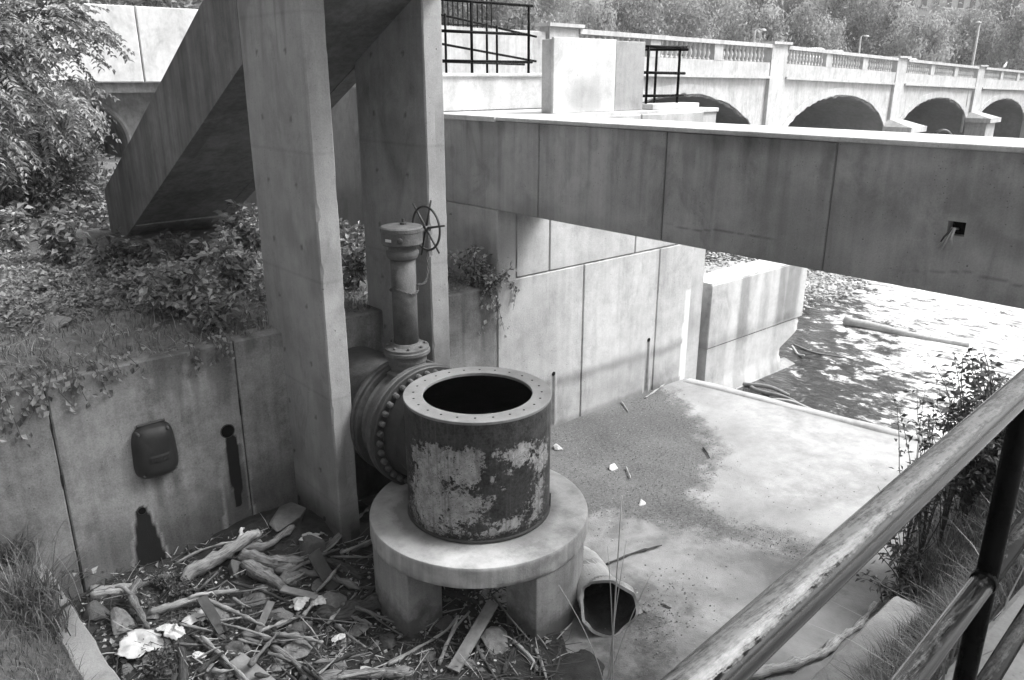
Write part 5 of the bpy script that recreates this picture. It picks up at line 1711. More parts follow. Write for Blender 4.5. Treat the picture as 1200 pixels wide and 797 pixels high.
# ---- tree on the left bank
def tree(loc, h, crown_c, crown_r, nclump, per, leafL, label, mat, name, group, seed, trunk_r=.07, limb=9, droopy=False, flat=.6, parts=True, spread=.30, frond=False):
    r_ = np.random.RandomState(seed)
    e = thing(name, tuple(loc), label, 'tree', group)
    cc = np.array(loc) + np.array(crown_c)
    cr = np.array(crown_r, float)
    # clump centres: outer shell of an uneven ellipsoid
    d = rand_dirs(r_, nclump, .15)
    rad = .45 + .6 * r_.rand(nclump) ** .6
    bump = .7 + .6 * fbm(d * 1.7 + seed, 3)
    cl = cc + d * cr * (rad * bump)[:, None]
    mb = MB()
    top = cc + np.array([0, 0, cr[2] * .4])
    base = np.array(loc)
    tp = [base + (top - base) * s_ + np.array([math.sin(s_ * 5 + seed), math.cos(s_ * 4 + seed), 0]) * .05 * h * s_ * (1 - s_) for s_ in np.linspace(0, 1, 8)]
    mb.tube(tp, [trunk_r * (1 - .8 * s_) for s_ in np.linspace(0, 1, 8)], 8)
    for k in range(min(limb, nclump)):
        a_ = tp[2 + k % 5]
        b_ = cl[k * (nclump // max(1, limb)) % nclump]
        m = (np.array(a_) + b_) / 2 + np.array([0, 0, .08 * h * r_.rand()])
        mb.tube([a_, m, b_], [trunk_r * .4, trunk_r * .25, trunk_r * .08], 6, False)
    mb.build('trunk', M['bark'], e, smooth=True)
    if frond:                                          # compound leaves: leaflets in pairs along drooping stalks
        Cf, Df, Tf = [], [], []
        for q, tn in zip(cl, r_.rand(nclump)):
            for k in range(per):
                d0 = unit(unit(q - cc) * .8 + r_.normal(size=3) * .75)
                Ls = leafL * r_.uniform(3.0, 5.0)
                m = 9
                s_ = np.linspace(.15, 1, m)[:, None]
                pth = q + d0 * Ls * s_ + np.array([0, 0, -.45 * Ls]) * s_ ** 2
                tg = unit(d0 + np.array([0, 0, -.9]) * s_)
                sd_ = unit(np.cross(tg, [0, 0, 1.0]))
                for sg in (-1, 1):
                    Cf.append(pth)
                    Df.append(unit(sd_ * sg + tg * .5 + r_.normal(size=(m, 3)) * .15 + np.array([0, 0, -.2])))
                    Tf.append(np.clip(tn * .6 + r_.rand(m) * .4, 0, 1))
        Cf, Df, Tf = np.concatenate(Cf), np.concatenate(Df), np.concatenate(Tf)
        L = leafL * r_.uniform(.7, 1.2, len(Cf))
        leaf_obj('crown', Cf, Df, rand_dirs(r_, len(Cf), 2.5), L, L * .42, M[mat], r_, e, Tf)
        return e
    n_ = nclump * per
    cs = np.repeat(cl, per, 0) + r_.normal(size=(n_, 3)) * spread * cr.mean() * np.array([1, 1, flat])
    D = unit(cs - np.repeat(cl, per, 0)) + r_.normal(size=(n_, 3)) * .5
    D[:, 2] -= .35 if droopy else .1
    Nn = unit(cs - np.repeat(cl, per, 0)) + r_.normal(size=(n_, 3)) * .35 + np.array([0, 0, .35])   # clumps shade as volumes
    D = np.cross(Nn, r_.normal(size=(n_, 3)))
    L = r_.uniform(leafL * .5, leafL * 1.4, n_)
    tone = np.clip(np.repeat(r_.rand(nclump), per) * .75 + r_.rand(n_) * .25, 0, 1)
    leaf_obj('crown', cs, D, Nn, L, L * .45, M[mat], r_, e, tone)
    return e
b_ = bankpx(-10, 285)
def bz(x, y): return float(bank_z(np.array(x), np.array(y)))
tree((1.75, 14.6, bz(1.75, 14.6)), 5, (.65, -.8, 2.9), (1.25, 1.1, 1.6), 150, 6, .105, 'slender tree with feathery leaves on the bank before the white parapet', 'leaf_pale', 'feathery_tree', 'trees on the bank', 3, .06, 16, True, .5, spread=.20, frond=True)
tree((1.1, 12.8, bz(1.1, 12.8)), 4.5, (.45, .4, 2.9), (1.0, 1.0, 1.3), 95, 6, .105, 'feathery tree leaning in at the left of the bank', 'leaf', 'feathery_tree', 'trees on the bank', 5, .05, 14, True, .5, spread=.22, frond=True)
tree((2.6, 15.6, bz(2.6, 15.6)), 2.2, (.2, 0, 1.0), (1.0, .9, .9), 70, 90, .11, 'dark bushy shrub against the stair foot', 'leaf_dark', 'bushy_shrub', 'shrubs on the bank', 7, .05, 8, False, .8, spread=.25)
tree((1.9, 16.2, bz(1.9, 16.2)), 2.4, (.1, 0, 1.2), (1.1, .9, 1.0), 70, 90, .11, 'dark bushy shrub under the feathery tree', 'leaf_dark', 'bushy_shrub', 'shrubs on the bank', 8, .05, 8, False, .8, spread=.25)
tree((3.1, 17.6, bz(3.1, 17.6)), 2.6, (.1, 0, 1.3), (1.1, .9, .95), 70, 90, .11, 'pale leafy shrub growing in front of the arch', 'leaf_pale', 'bushy_shrub', 'shrubs on the bank', 9, .05, 8, False, .8, spread=.25)
# =================================================================== BACKGROUND
# ---- white parapet wall over a small arch, beyond the stair
wp = thing('white_parapet', (5.5, 22, 3), 'tall white parapet wall over a small arched culvert beyond the stair', 'wall')
YP = 22.0
jx = [-6.0, 1.0, 4.05, 6.80, 13.0]
for i in range(4):
    panel('panel', M['conc_white'] if i != 1 else M['conc_wall'], (jx[i] + .015, YP, 4.87), (1, 0, 0), (0, 0, 1), (0, .35, 0), jx[i + 1] - jx[i] - .03, 1.78, wp, None, .3, ch=.02)
MB().box(-6, 13, YP + .12, YP + .33, 4.88, 6.60).build('joint_filler', M['rubber'], wp)
MB().box(-6, 13, YP + .25, YP + 5, 4.62, 4.86).build('deck', M['conc_dirty'], wp)
# spandrel wall with the arched opening
ac, ar, az = 5.55, 1.0, 3.35
V, Fq = [], []
npt = 40
for k in range(npt + 1):
    q = math.pi * k / npt
    V.append((ac - ar * math.cos(q), YP + 1.3, az + ar * math.sin(q)))
    V.append((ac - ar * 1.0 + 2 * ar * k / npt if False else ac - ar * math.cos(q), YP + 1.3, 4.62))
for k in range(npt): Fq.append((2 * k, 2 * k + 2, 2 * k + 3, 2 * k + 1))
mb = MB().add(V, Fq)
mb.add([(v[0], v[1], v[2]) for v in V[::2]] + [(v[0], v[1] + 5, v[2]) for v in V[::2]], [(k, k + 1, npt + 2 + k, npt + 1 + k) for k in range(npt)])
mb.box(-6, ac - ar, YP + 1.3, YP + 5, 1.5, 4.62)
mb.box(ac + ar, 13, YP + 1.3, YP + 5, 1.5, 4.62)
mb.build('spandrel', M['conc_dirty'], wp)  # darker concrete paints the shadow of the deck overhang
rg = [(ac - ar * 1.05 * math.cos(q), YP + 1.27, az + ar * 1.05 * math.sin(q)) for q in np.linspace(0, math.pi, 30)]
MB().tube(rg, .07, 6).build('arch_ring', M['conc_dirty'], wp)

# ---- arched river bridge
VPX = 1590.0
a2 = math.atan((VPX - CX) / GH)
BA = FWD * math.cos(a2) + RGT * math.sin(a2)
BB = FWD * math.sin(a2) - RGT * math.cos(a2)
O_ = CAM + ray(905, 70) * 40.0
BO = np.array([O_[0], O_[1], 0.0])
def bp(s, dpt, z): return BO + BA * s + BB * dpt + np.array([0, 0, z])
RS = [-60, -32, -16, 0, 16, 32, 45, 70]
RZ = [6.9, 6.85, 6.69, 6.53, 6.13, 5.75, 5.48, 5.0]
def railz(s): return float(np.interp(s, RS, RZ))
br = thing('arched_bridge', tuple(bp(0, 0, -.6)), 'long pale arched stone bridge with a balustrade across the river', 'bridge')
PIERS = [-15.9, .4, 16.7, 33.0, 49.2, 65.4]
DW = 11.0
def brick_grid(name, fpts, mat):
    pass
def arch_z(s, c, half, crown, spring):
    q = np.clip(1 - ((s - c) / half) ** 2, 0, 1)
    return spring + (crown - spring) * np.sqrt(q)
for i in range(len(PIERS) - 1):
    c = (PIERS[i] + PIERS[i + 1]) / 2
    half = (PIERS[i + 1] - PIERS[i]) / 2 - .88
    crown = railz(c) - 2.32
    spring = .9
    # spandrel face with the arch cut out, ring slightly proud, vault behind
    ss = np.linspace(c - half, c + half, 49)
    za = arch_z(ss, c, half, crown, spring)
    n_ = len(ss)
    zt = np.array([railz(s) - 1.5 for s in ss])
    V = [bp(s, 0, z) for s, z in zip(ss, za)] + [bp(s, 0, z) for s, z in zip(ss, zt)]
    Fq = [(k, k + 1, n_ + k + 1, n_ + k) for k in range(n_ - 1)]
    for (sa, sb) in ((PIERS[i] + .1, c - half), (c + half, PIERS[i + 1] - .1)):
        b0 = len(V)
        V += [bp(sa, 0, -1), bp(sb, 0, -1), bp(sb, 0, railz(sb) - 1.5), bp(sa, 0, railz(sa) - 1.5)]
        Fq.append((b0, b0 + 1, b0 + 2, b0 + 3))
    sp_ = raw_mesh('spandrel', np.array(V), np.array(Fq), M['bridge'], br)
    Vv_ = [bp(s, .02, z) for s, z in zip(ss, za)] + [bp(s, DW, z) for s, z in zip(ss, za)]
    b0 = len(Vv_)
    Vv_ += [bp(c - half, .02, -1), bp(c - half, DW, -1), bp(c - half, DW, spring), bp(c - half, .02, spring), bp(c + half, .02, -1), bp(c + half, DW, -1), bp(c + half, DW, spring), bp(c + half, .02, spring)]
    Fv = [(k, k + 1, n_ + k + 1, n_ + k) for k in range(n_ - 1)] + [(b0, b0 + 1, b0 + 2, b0 + 3), (b0 + 4, b0 + 5, b0 + 6, b0 + 7)]
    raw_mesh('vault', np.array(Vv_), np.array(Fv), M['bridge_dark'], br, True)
    # arch ring, ragged where the render has come away
    rs_ = np.random.RandomState(i)
    mb = MB()
    vs = []
    for s, z in zip(ss, za):
        nx = (s - c) / half
        nz = .75
        l_ = math.hypot(nx, nz)
        th = .42
        j = .05 * rs_.normal()
        vs += [bp(s, -.05, z + j * .5), bp(s + nx / l_ * th, -.05, z + nz / l_ * th), bp(s + nx / l_ * th, .02, z + nz / l_ * th), bp(s, .02, z + j * .5)]
    mb.add(vs, [(4 * k + a_, 4 * k + 4 + a_, 4 * k + 4 + (a_ + 1) % 4, 4 * k + (a_ + 1) % 4) for k in range(n_ - 1) for a_ in range(3)])
    mb.build('arch_ring', M['bridge'], br)
    rag = []
    for s, z in zip(ss[6:-6], za[6:-6]):
        rag.append(bp(s, .10 + .05 * rs_.rand(), z - .02 + .03 * rs_.normal()))
    MB().tube(rag, [.06 + .07 * rs_.rand() for _ in rag], 6).build('broken_edge', M['conc_dirty'], br)
for k, s in enumerate(PIERS):
    z = railz(s)
    P_ = [bp(s - .80, -.18, 0), bp(s + .80, -.18, 0), bp(s + .80, .3, 0), bp(s - .80, .3, 0)]
    MB().add([(q[0], q[1], 1.2) for q in P_] + [(q[0], q[1], z + .02) for q in P_], [(0, 1, 2, 3), (4, 5, 6, 7), (0, 1, 5, 4), (1, 2, 6, 5), (2, 3, 7, 6), (3, 0, 4, 7)]).build('pilaster', M['bridge'], br)
    P_ = [bp(s - .95, -.34, 0), bp(s + .95, -.34, 0), bp(s + .95, .4, 0), bp(s - .95, .4, 0)]
    MB().add([(q[0], q[1], z + .021) for q in P_] + [(q[0], q[1], z + .14) for q in P_], [(0, 1, 2, 3), (4, 5, 6, 7), (0, 1, 5, 4), (1, 2, 6, 5), (2, 3, 7, 6), (3, 0, 4, 7)]).build('pilaster_cap', M['bridge'], br)
    # cutwater with a sloped cap
    zc_ = 2.05
    for nm, w0, w1, d0, d1, za_, zb_ in (('cutwater', 1.1, 1.1, -1.5, -1.5, -1.2, zc_ - .45), ('cutwater_cap', 1.35, 1.35, -1.8, -1.8, zc_ - .449, zc_ - .1), ('cutwater_cap', 1.3, .85, -1.7, -.31, zc_ - .099, zc_ + .3)):
        A_ = [bp(s - w0, d0, za_), bp(s + w0, d0, za_), bp(s + w0, -.001, za_), bp(s - w0, -.001, za_)]
        B_ = [bp(s - w1, d1, zb_), bp(s + w1, d1, zb_), bp(s + w1, -.001, zb_), bp(s - w1, -.001, zb_)]
        MB().add(A_ + B_, [(0, 1, 2, 3), (4, 5, 6, 7), (0, 1, 5, 4), (1, 2, 6, 5), (2, 3, 7, 6), (3, 0, 4, 7)]).build(nm, M['bridge'], br)
    P_ = [bp(s - .87, .02, 0), bp(s + .87, .02, 0), bp(s + .87, DW, 0), bp(s - .87, DW, 0)]
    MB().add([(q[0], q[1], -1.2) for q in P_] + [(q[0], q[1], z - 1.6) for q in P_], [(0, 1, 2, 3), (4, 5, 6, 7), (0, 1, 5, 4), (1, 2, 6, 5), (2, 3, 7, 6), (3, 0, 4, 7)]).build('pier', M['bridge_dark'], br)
def run(name, s0, s1, d0, d1, o0, o1, mat):
    A_ = [bp(s0, d0, railz(s0) + o0), bp(s0, d1, railz(s0) + o0), bp(s0, d1, railz(s0) + o1), bp(s0, d0, railz(s0) + o1)]
    B_ = [bp(s1, d0, railz(s1) + o0), bp(s1, d1, railz(s1) + o0), bp(s1, d1, railz(s1) + o1), bp(s1, d0, railz(s1) + o1)]
    return MB().add(A_ + B_, [(0, 1, 2, 3), (4, 5, 6, 7), (0, 1, 5, 4), (1, 2, 6, 5), (2, 3, 7, 6), (3, 0, 4, 7)]).build(name, mat, br)
bal = None
for i in range(len(PIERS) - 1):
    s0, s1 = PIERS[i] + .805, PIERS[i + 1] - .805
    run('handrail', s0, s1, -.26, .22, -.17, -.0, M['bridge'])
    run('plinth_course', s0, s1, -.14, .25, -1.5, -.86, M['bridge'])
    run('string_course', PIERS[i] + .805, PIERS[i + 1] - .805, -.26, 0, -1.62, -1.501, M['bridge'])
    # solid dies between groups of balusters
    nb = 3
    for k in range(1, nb):
        sm = s0 + (s1 - s0) * k / nb
        run('die', sm - .35, sm + .35, -.16, .18, -.859, -.171, M['bridge'])
    if -17 < PIERS[i] < 60:
        for k in range(nb):
            a_ = s0 + (s1 - s0) * k / nb + .45
            b_ = s0 + (s1 - s0) * (k + 1) / nb - .45
            m = 11
            for q in range(m):
                s = a_ + (b_ - a_) * (q + .5) / m
                if bal is None:
                    bal = MB().lathe([(.10, 0), (.10, .06), (.055, .09), (.075, .16), (.12, .26), (.11, .34), (.06, .46), (.055, .52), (.09, .56), (.09, .66), (.10, .69)], (0, 0, 0), n=10).build('baluster', M['bridge'], br, smooth=True, local=True)
                    o = bal
                else:
                    o = bal.copy()
                    COL.objects.link(o)
                    o.parent = br
                o.location = Vector(bp(s, .03, railz(s) - .86)) - Vector(WLOC[br.name])
    else:
        run('balustrade_infill', s0, s1, -.02, .08, -.859, -.171, M['conc_col'])
for i in range(len(PIERS) - 1):
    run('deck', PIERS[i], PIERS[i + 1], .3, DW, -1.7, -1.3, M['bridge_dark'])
    run('far_parapet', PIERS[i], PIERS[i + 1], DW - .3, DW, -1.299, -.05, M['bridge'])
run('approach_wall', -22, PIERS[0] - .93, -.1, .3, -8, -.2, M['bridge'])

# the near end of the bridge: masonry with a dark doorway
de = thing('bridge_house', tuple(bp(-21, 1, 2)), 'pale masonry end block of the bridge with a dark doorway behind the railings', 'building')
# rail wall in front of arch one
q = onx(556, 50, 0.0001) if False else None
A0 = CAM + ray(520, 60) * 26
A1_ = CAM + ray(640, 60) * 29
d_ = unit((A1_ - A0) * np.array([1, 1, 0]))
nrm = np.array([-d_[1], d_[0], 0])
L_ = np.linalg.norm((A1_ - A0)[:2])
def hb(s, dpt, z): return np.array([A0[0], A0[1], 0]) + d_ * s + nrm * dpt + np.array([0, 0, z])
def hbox(name, s0, s1, d0, d1, z0, z1, mat, par):
    P_ = [hb(s0, d0, z0), hb(s1, d0, z0), hb(s1, d1, z0), hb(s0, d1, z0), hb(s0, d0, z1), hb(s1, d0, z1), hb(s1, d1, z1), hb(s0, d1, z1)]
    return MB().add(P_, [(0, 1, 2, 3), (4, 5, 6, 7), (0, 1, 5, 4), (1, 2, 6, 5), (2, 3, 7, 6), (3, 0, 4, 7)]).build(name, mat, par)
hbox('wall', -3, 1.0, 0, .5, 2, 6.35, M['bridge'], de)
hbox('wall', 1.7, L_ + .5, 0, .5, 2, 6.35, M['bridge'], de)
hbox('lintel', .995, 1.705, 0.004, .5, 6.05, 6.346, M['bridge'], de)
hbox('doorway', .99, 1.71, .3, .4, 2, 6.05, M['black'], de)
hbox('coping', -3.1, L_ + .6, -.12, .6, 6.352, 6.55, M['conc_white'], de)
hbox('string_course', -3.05, .98, -.06, -.001, 5.2, 5.32, M['bridge'], de)
pf = thing('picket_fence', tuple(hb(-1, 2, 6.4)), 'dark iron picket fence on top of the bridge end block', 'fence')
hbox('top_bar', -3, 2.4, .25, .29, 7.55, 7.60, M['paint_black'], pf)
hbox('bottom_bar', -3, 2.4, .25, .29, 6.62, 6.66, M['paint_black'], pf)
for k in range(26):
    s = -2.95 + k * .21
    hbox('picket', s, s + .03, .255, .285, 6.551, 7.70, M['paint_black'], pf)

# ---- ground beyond: far bank, wooded hillside
def hill_z(X, Y):
    d = np.maximum(0, (Y - 62) + .10 * (X - 40))
    s = -2.0 + 3.6 * sstep(0, 6, d) + .055 * np.maximum(d - 6, 0) + 7 * sstep(40, 160, d)
    return s + (fbm2(X, Y, .05, 3, 2) - .5) * 2.0 * sstep(6, 30, d)
tag(grid_sheet('hillside', rough_mat('meadow', .16, .30, 2.0, .95, .1, True), np.linspace(-160, 420, 120), np.linspace(40, 520, 100), hill_z), kind='structure')
def left_z(X, Y):
    return -1.4 + 5.3 * sstep(18, 6, X) + (fbm2(X, Y, .2, 3, 2) - .5) * .8
tag(grid_sheet('river_bank', M['bank'], np.linspace(-80, 22, 70), np.linspace(26.5, 62, 40), left_z), kind='structure')
# rubble bar at the foot of the far structures
rs = np.random.RandomState(9)
tag(grid_sheet('shingle_bar', rough_mat('wet_shingle', .22, .5, 7, .85, .05, True), np.linspace(12, 30, 120), np.linspace(8.6, 20, 80),
               lambda X, Y: -1.0 + .62 * sstep(1.2, -.6, ((X - 19.5) / 5.5) ** 2 + ((Y - 12.6) / 2.9) ** 2 - .5 + (fbm2(X, Y, .5, 3) - .5)) + (fbm2(X, Y, 2.2, 3, 4) - .5) * .28), kind='structure')
pts = []
for _ in range(3000):
    an, rd = rs.rand() * 6.28, rs.rand() ** .6
    pts.append((19.5 + 5.4 * rd * math.cos(an), 12.4 + 2.9 * rd * math.sin(an), -.52 + .1 * rs.rand()))
tag(chips(pts, .03, .10, .6).build('shingle', M['kerb']), 'pale stones of the shingle bar in the shallow river', 'gravel', kind='stuff')

# log in the river, twigs by the wing wall
def wlog(p0, p1, r0, r1, label, seed, name='river_log', mat=None):
    a_, b_ = onz(*p0, -.55), onz(*p1, -.55)
    pp = [a_ + (b_ - a_) * s_ + np.array([0, 0, .04 * math.sin(s_ * 5 + seed)]) for s_ in np.linspace(0, 1, 16)]
    o = MB().tube(pp, [r0 + (r1 - r0) * k / 15 for k in range(16)], 10).build(name, mat or M['wood_pale'], None, smooth=True, origin=tuple(a_))
    tag(o, label, 'log', 'wood in the river')
wlog((989, 378), (1136, 404), .11, .06, 'long pale log floating across the river', 1)
wlog((928, 408), (942, 418), .03, .02, 'pale stick caught at the broken wing wall', 2, 'river_stick')
wlog((930, 404), (1000, 424), .025, .015, 'thin stick floating beside the wing wall', 3, 'river_stick', M['wood'])
wlog((880, 452), (935, 474), .04, .03, 'stick lodged along the edge of the slab in the water', 4, 'river_stick', M['wood'])
wlog((870, 448), (925, 462), .05, .03, 'grey log lodged between wing wall and slab', 5, 'river_stick', M['wood'])
wlog((905, 468), (960, 480), .03, .02, 'thin pale stick against the slab lip', 6, 'river_stick')

# old tyre against a bridge pier
ty = thing('old_tyre', tuple(bp(19.0, -1.2, 0)), 'black tyre hung against the bridge pier under the arches', 'tyre')
qy = onz(1076, 156, 1.35)
cdir = unit(np.array([FWD[0], FWD[1], 0]))
pc = bp(20.0, -2.2, 1.0)
rg = [pc + (RGT * math.cos(q) + np.array([0, 0, 1]) * math.sin(q)) * .55 for q in np.linspace(0, 2 * math.pi, 33)]
MB().tube(rg, .16, 10, False).build('tread', M['rubber'], ty, smooth=True)
MB().lathe([(.05, 0), (.42, .02), (.42, .05)], tuple(pc), tuple(cdir), 20).build('hub', M['iron_dark'], ty)
MB().box(pc[0] - 1.2, pc[0] - .1, pc[1] - .1, pc[1] + .3, -1.2, .8).build('stand', M['iron_dark'], ty)

# ---- cars on the bridge, only their roofs show over the balustrade
def car(s, dpt, label, mat, seed):
    z0 = railz(s) - 1.295
    e = thing('parked_car', tuple(bp(s, dpt, z0)), label, 'car', 'cars on the bridge')
    prof = [(-2.2, .35), (-2.2, .85), (-1.9, .98), (-1.5, 1.02), (-.95, 1.52), (-.5, 1.62), (.5, 1.62), (1.0, 1.5), (1.45, 1.05), (2.1, .9), (2.25, .7), (2.25, .35)]
    def q_(x, y, z): return bp(s, dpt, z0) + BA * x + BB * y + np.array([0, 0, z])
    V = []
    for y, k in ((-.85, 1), (-.80, .0), (.80, .0), (.85, 1)):
        V += [q_(x, y * (.86 if z > 1.1 else 1.0), z) for x, z in prof]
    m = len(prof)
    Fq = [tuple(range(m)), tuple(range(3 * m, 4 * m))] + [(r * m + i, r * m + (i + 1) % m, (r + 1) * m + (i + 1) % m, (r + 1) * m + i) for r in range(3) for i in range(m)]
    MB().add(V, Fq).build('body', mat, e, smooth=False, bevel=.05)
    for sy in (-1, 1):
        for x in (-1.35, 1.35):
            c_ = q_(x, sy * .78, .33)
            MB().lathe([(.33, -.1), (.33, .1)], tuple(c_), tuple(BB), 20).build('wheel', M['rubber'], e)
        a_ = [q_(x, sy * .86 * .89 + sy * .012, z) for x, z in ((-1.2, 1.1), (-.8, 1.45), (.55, 1.5), (1.05, 1.1))]
        MB().add(a_ + [v - BB * sy * .01 for v in a_], [(0, 1, 2, 3), (4, 5, 6, 7)]).build('window', M['paint_black'], e)
CARW = rough_mat('white_car_paint', .62, .7, 2, .3, .0005, False, .5)
CARG = rough_mat('silver_car_paint', .35, .42, 2, .3, .0005, False, .5)
car(9.0, 2.6, 'white car crossing the bridge above the middle arch', CARW, 1)
car(11.7, 2.6, 'silver car close behind the white car on the bridge', CARG, 2)
car(24.2, 2.6, 'pale car on the bridge near the tall lamp', CARW, 3)
car(37.5, 6.2, 'grey car far along the bridge deck', CARG, 4)
# white bird on the balustrade
bd = thing('white_bird', tuple(bp(39.3, -.05, railz(39.3))), 'white bird perched on the bridge handrail', 'bird')
bq = bp(39.3, -.05, railz(39.3))
def bird_pt(f, u): return bq + BA * f + np.array([0, 0, u])
MB().tube([bird_pt(-.42, .10), bird_pt(-.28, .16), bird_pt(-.08, .24), bird_pt(.10, .33), bird_pt(.20, .42), bird_pt(.26, .50), bird_pt(.33, .54), bird_pt(.38, .53)], [.02, .06, .12, .11, .075, .06, .065, .02], 10).build('body', M['litter'], bd, smooth=True)
MB().tube([bird_pt(.37, .535), bird_pt(.46, .515)], [.018, .006], 6).build('beak', M['iron'], bd)
for k in (-.04, .04): MB().tube([bird_pt(0, .2) + BB * k, bird_pt(.02, .0) + BB * k], .012, 5).build('leg', M['iron'], bd)

# ---- street lamps
def lamp(px_, ytop, dist, h, arm, label, mat='bridge'):
    d = ray(px_, ytop)
    d = d / (d @ VFW)
    t_ = CAM + d * dist
    e = thing('street_lamp', (t_[0], t_[1], t_[2] - h), label, 'lamp', 'street lamps beyond the bridge')
    MB().tube([(t_[0], t_[1], t_[2] - h), (t_[0], t_[1], t_[2] - h * .5), (t_[0], t_[1], t_[2])], [.10, .085, .07], 8).build('pole', M[mat], e, smooth=True)
    b_ = t_ + RGT * arm
    MB().tube([t_ - np.array([0, 0, .03]), t_ * .5 + b_ * .5 + np.array([0, 0, .1]), b_], .05, 8).build('arm', M[mat], e)
    MB().lathe([(.0, .14), (.16, .10), (.24, 0), (.0, -.05)], tuple(b_), (0, 0, 1), 12).build('lamp_head', M[mat], e)
lamp(885, 36, 52, 6, .5, 'short pale street lamp behind the near bridge bay')
lamp(1009, 43, 66, 6, .45, 'short pale street lamp behind the middle bridge bay')
lamp(1148, 27, 60, 8, -.1, 'tall leaning pale lamp pole at the far bridge bay')

# ---- buildings up the hill
def building(px0, px1, ytop, dist, depth, label, rows, cols, z0, mat, win=M['black']):
    a_ = CAM + ray(px0, ytop) / (ray(px0, ytop) @ VFW) * dist
    b_ = CAM + ray(px1, ytop) / (ray(px1, ytop) @ VFW) * dist * 1.08
    ztop = a_[2]
    d = unit((b_ - a_) * np.array([1, 1, 0]))
    n_ = np.array([-d[1], d[0], 0])
    if n_ @ FWD < 0: n_ = -n_
    L = np.linalg.norm((b_ - a_)[:2])
    e = thing('brick_building', (a_[0], a_[1], z0), label, 'building', 'buildings on the hill')
    def q_(s, dp_, z): return np.array([a_[0], a_[1], 0]) + d * s + n_ * dp_ + np.array([0, 0, z])
    def bx(nm, s0, s1, d0, d1, za, zb, m, par):
        P_ = [q_(s0, d0, za), q_(s1, d0, za), q_(s1, d1, za), q_(s0, d1, za), q_(s0, d0, zb), q_(s1, d0, zb), q_(s1, d1, zb), q_(s0, d1, zb)]
        return MB().add(P_, [(0, 1, 2, 3), (4, 5, 6, 7), (0, 1, 5, 4), (1, 2, 6, 5), (2, 3, 7, 6), (3, 0, 4, 7)]).build(nm, m, par)
    bx('wall', 0, L, 0, depth, z0, ztop, mat, e)
    bx('cornice', -.3, L + .3, -.4, depth + .3, ztop + .01, ztop + .6, M['bridge'], e)
    hz = 3.4
    for r in range(rows):
        for c in range(cols):
            s = L * (c + .5) / cols
            zz = ztop - 1.2 - r * hz
            w = bx('window', s - L / cols * .22, s + L / cols * .22, -.05, .02, zz - 1.9, zz, win, e)
            bx('sill', s - L / cols * .26, s + L / cols * .26, -.2, -.051, zz - 2.1, zz - 1.91, M['bridge'], w)
BR = rough_mat('pale_brick', .22, .34, 3, .9, .01, True)
BRD = rough_mat('dark_brick', .12, .2, 3, .9, .01, True)
building(1052, 1210, -45, 128, 18, 'tall pale brick building on the hill above the far trees', 4, 11, 2, BR, M['iron_dark'])
building(945, 1035, -25, 150, 15, 'brick block with narrow windows behind the trees', 3, 5, 2, BRD)

# ---- trees beyond the bridge
def far_tree_proto(seed, mat):
    return tree((0, 0, 0), 9, (0, 0, 5.6), (3.6, 3.6, 4.2), 70, 150, .34, 'full round deciduous tree beyond the bridge', mat, 'deciduous_tree', 'trees beyond the bridge', seed, .22, 12, False, .8, spread=.14)
protos = [far_tree_proto(21, 'leaf_far'), far_tree_proto(22, 'leaf_far_dark'), far_tree_proto(23, 'leaf_far'), far_tree_proto(24, 'leaf_far_dark')]
used = set()
def put_tree(k, px_, dist, top_y, wpx, label):
    src = protos[k]
    if k in used: o = copy_tree(src)
    else:
        o = src
        used.add(k)
    d = ray(px_, 60)
    q = CAM + d / (d @ VFW) * dist
    zt = (CAM + ray(px_, top_y) / (ray(px_, top_y) @ VFW) * dist)[2]
    zb = min(float(hill_z(np.array(q[0]), np.array(q[1]))), zt - 4)
    sc_z = (zt - zb) / 9.9
    sc_x = wpx * dist / FPX / 7.6
    o.location = (q[0], q[1], zb)
    o.scale = (sc_x, sc_x, sc_z)
    o.rotation_euler = (0, 0, px_ * .7)
    tag(o, label)
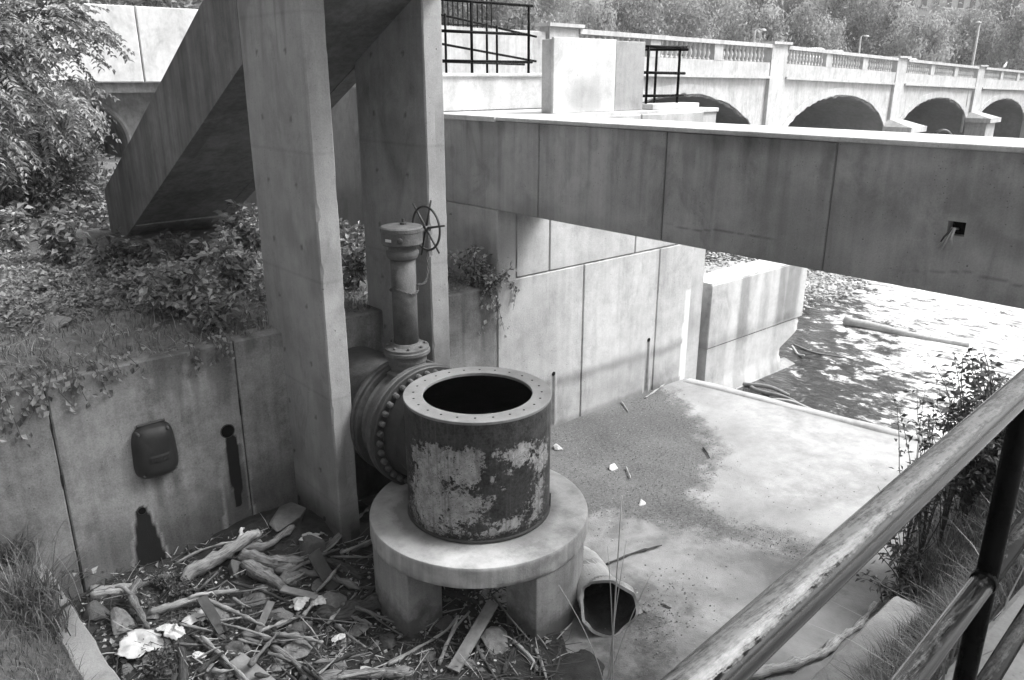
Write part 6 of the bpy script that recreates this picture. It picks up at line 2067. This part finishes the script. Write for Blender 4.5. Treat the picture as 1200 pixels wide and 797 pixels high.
FT = [(0, 690, 58, 2, 70, 'pale bushy tree at the edge of the meadow'), (1, 735, 75, -8, 90, 'tree standing at the near end of the balustrade'), (2, 785, 80, -6, 110, 'broad pale tree behind the first bay of the balustrade'), (3, 830, 90, -20, 110, 'taller tree rising behind the broad pale tree'),
      (0, 868, 62, 4, 90, 'round pale tree behind the short near lamp'), (1, 925, 75, -12, 90, 'dark tree left of the middle lamp'), (2, 950, 70, 8, 80, 'round pale tree over the middle bay of the balustrade'), (3, 985, 95, -25, 110, 'tall dark tree above the two cars'), (1, 1020, 80, -8, 90, 'full tree behind the middle lamp'),
      (0, 1065, 72, 18, 80, 'low round tree in front of the brick building'), (3, 1105, 90, 5, 90, 'tree in front of the brick building beside the tall lamp'), (2, 1135, 80, 14, 80, 'pale tree behind the tall lamp pole'), (1, 1180, 85, -10, 110, 'large tree at the far end of the bridge'), (0, 1215, 75, 0, 90, 'pale tree past the far end of the bridge'),
      (2, 645, 110, -30, 90, 'distant pale tree on the meadow'), (3, 590, 70, -25, 120, 'tree behind the picket fence'), (1, 545, 60, -30, 120, 'dark tree behind the bridge end block'), (1, 900, 130, -40, 160, 'tall distant tree on the hill'), (3, 770, 130, -45, 160, 'tall distant tree on the hill behind the balustrade trees'), (3, 1250, 110, -40, 140, 'tall tree beside the brick building'),
      (1, 150, 45, -70, 200, 'dark tree behind the white parapet'), (3, 230, 50, -60, 200, 'leafy tree behind the white parapet above the stair'), (2, 60, 44, -60, 180, 'pale tree behind the white parapet beyond the feathery tree'), (1, -20, 42, -60, 180, 'dark tree behind the end of the white parapet'), (3, 330, 60, -60, 200, 'tree beyond the stair parapet'), (0, 440, 70, -40, 200, 'tree hidden mostly by the columns')]
for a_ in FT: put_tree(*a_)
for k, (x, y, sc, lb) in enumerate([(-8.5, 10.5, 1.0, 'large unseen tree added for shade beyond the left end of the retaining wall'), (-9.5, 3.5, 1.1, 'large unseen tree added for shade left of the walkway'), (-7.0, 17.0, 1.0, 'large unseen tree added for shade at the top of the bank left of the feathery trees')]):
    o = copy_tree(protos[1 + 2 * (k % 2)])  # unseen trees added to block low sky light on the left
    o.location = (x, y, 1.2 if y < 8 else 2.4)
    o.scale = (sc, sc, sc)
    o.rotation_euler = (0, 0, 1.1 * k)
    tag(o, lb, None, 'unseen trees added for shade')

# ---- summer haze over the river
hm = bpy.data.materials.new('haze')
hm.use_nodes = True
hm.node_tree.nodes.clear()
ho = hm.node_tree.nodes.new('ShaderNodeOutputMaterial')
hv = hm.node_tree.nodes.new('ShaderNodeVolumePrincipled')
hv.inputs['Color'].default_value = g4(.95)
hv.inputs['Density'].default_value = .0008
hm.node_tree.links.new(hv.outputs[0], ho.inputs['Volume'])
hz_ = MB().box(-640, 940, -540, 1240, -4.3, 36).build('haze', hm)
tag(hz_, kind='stuff')
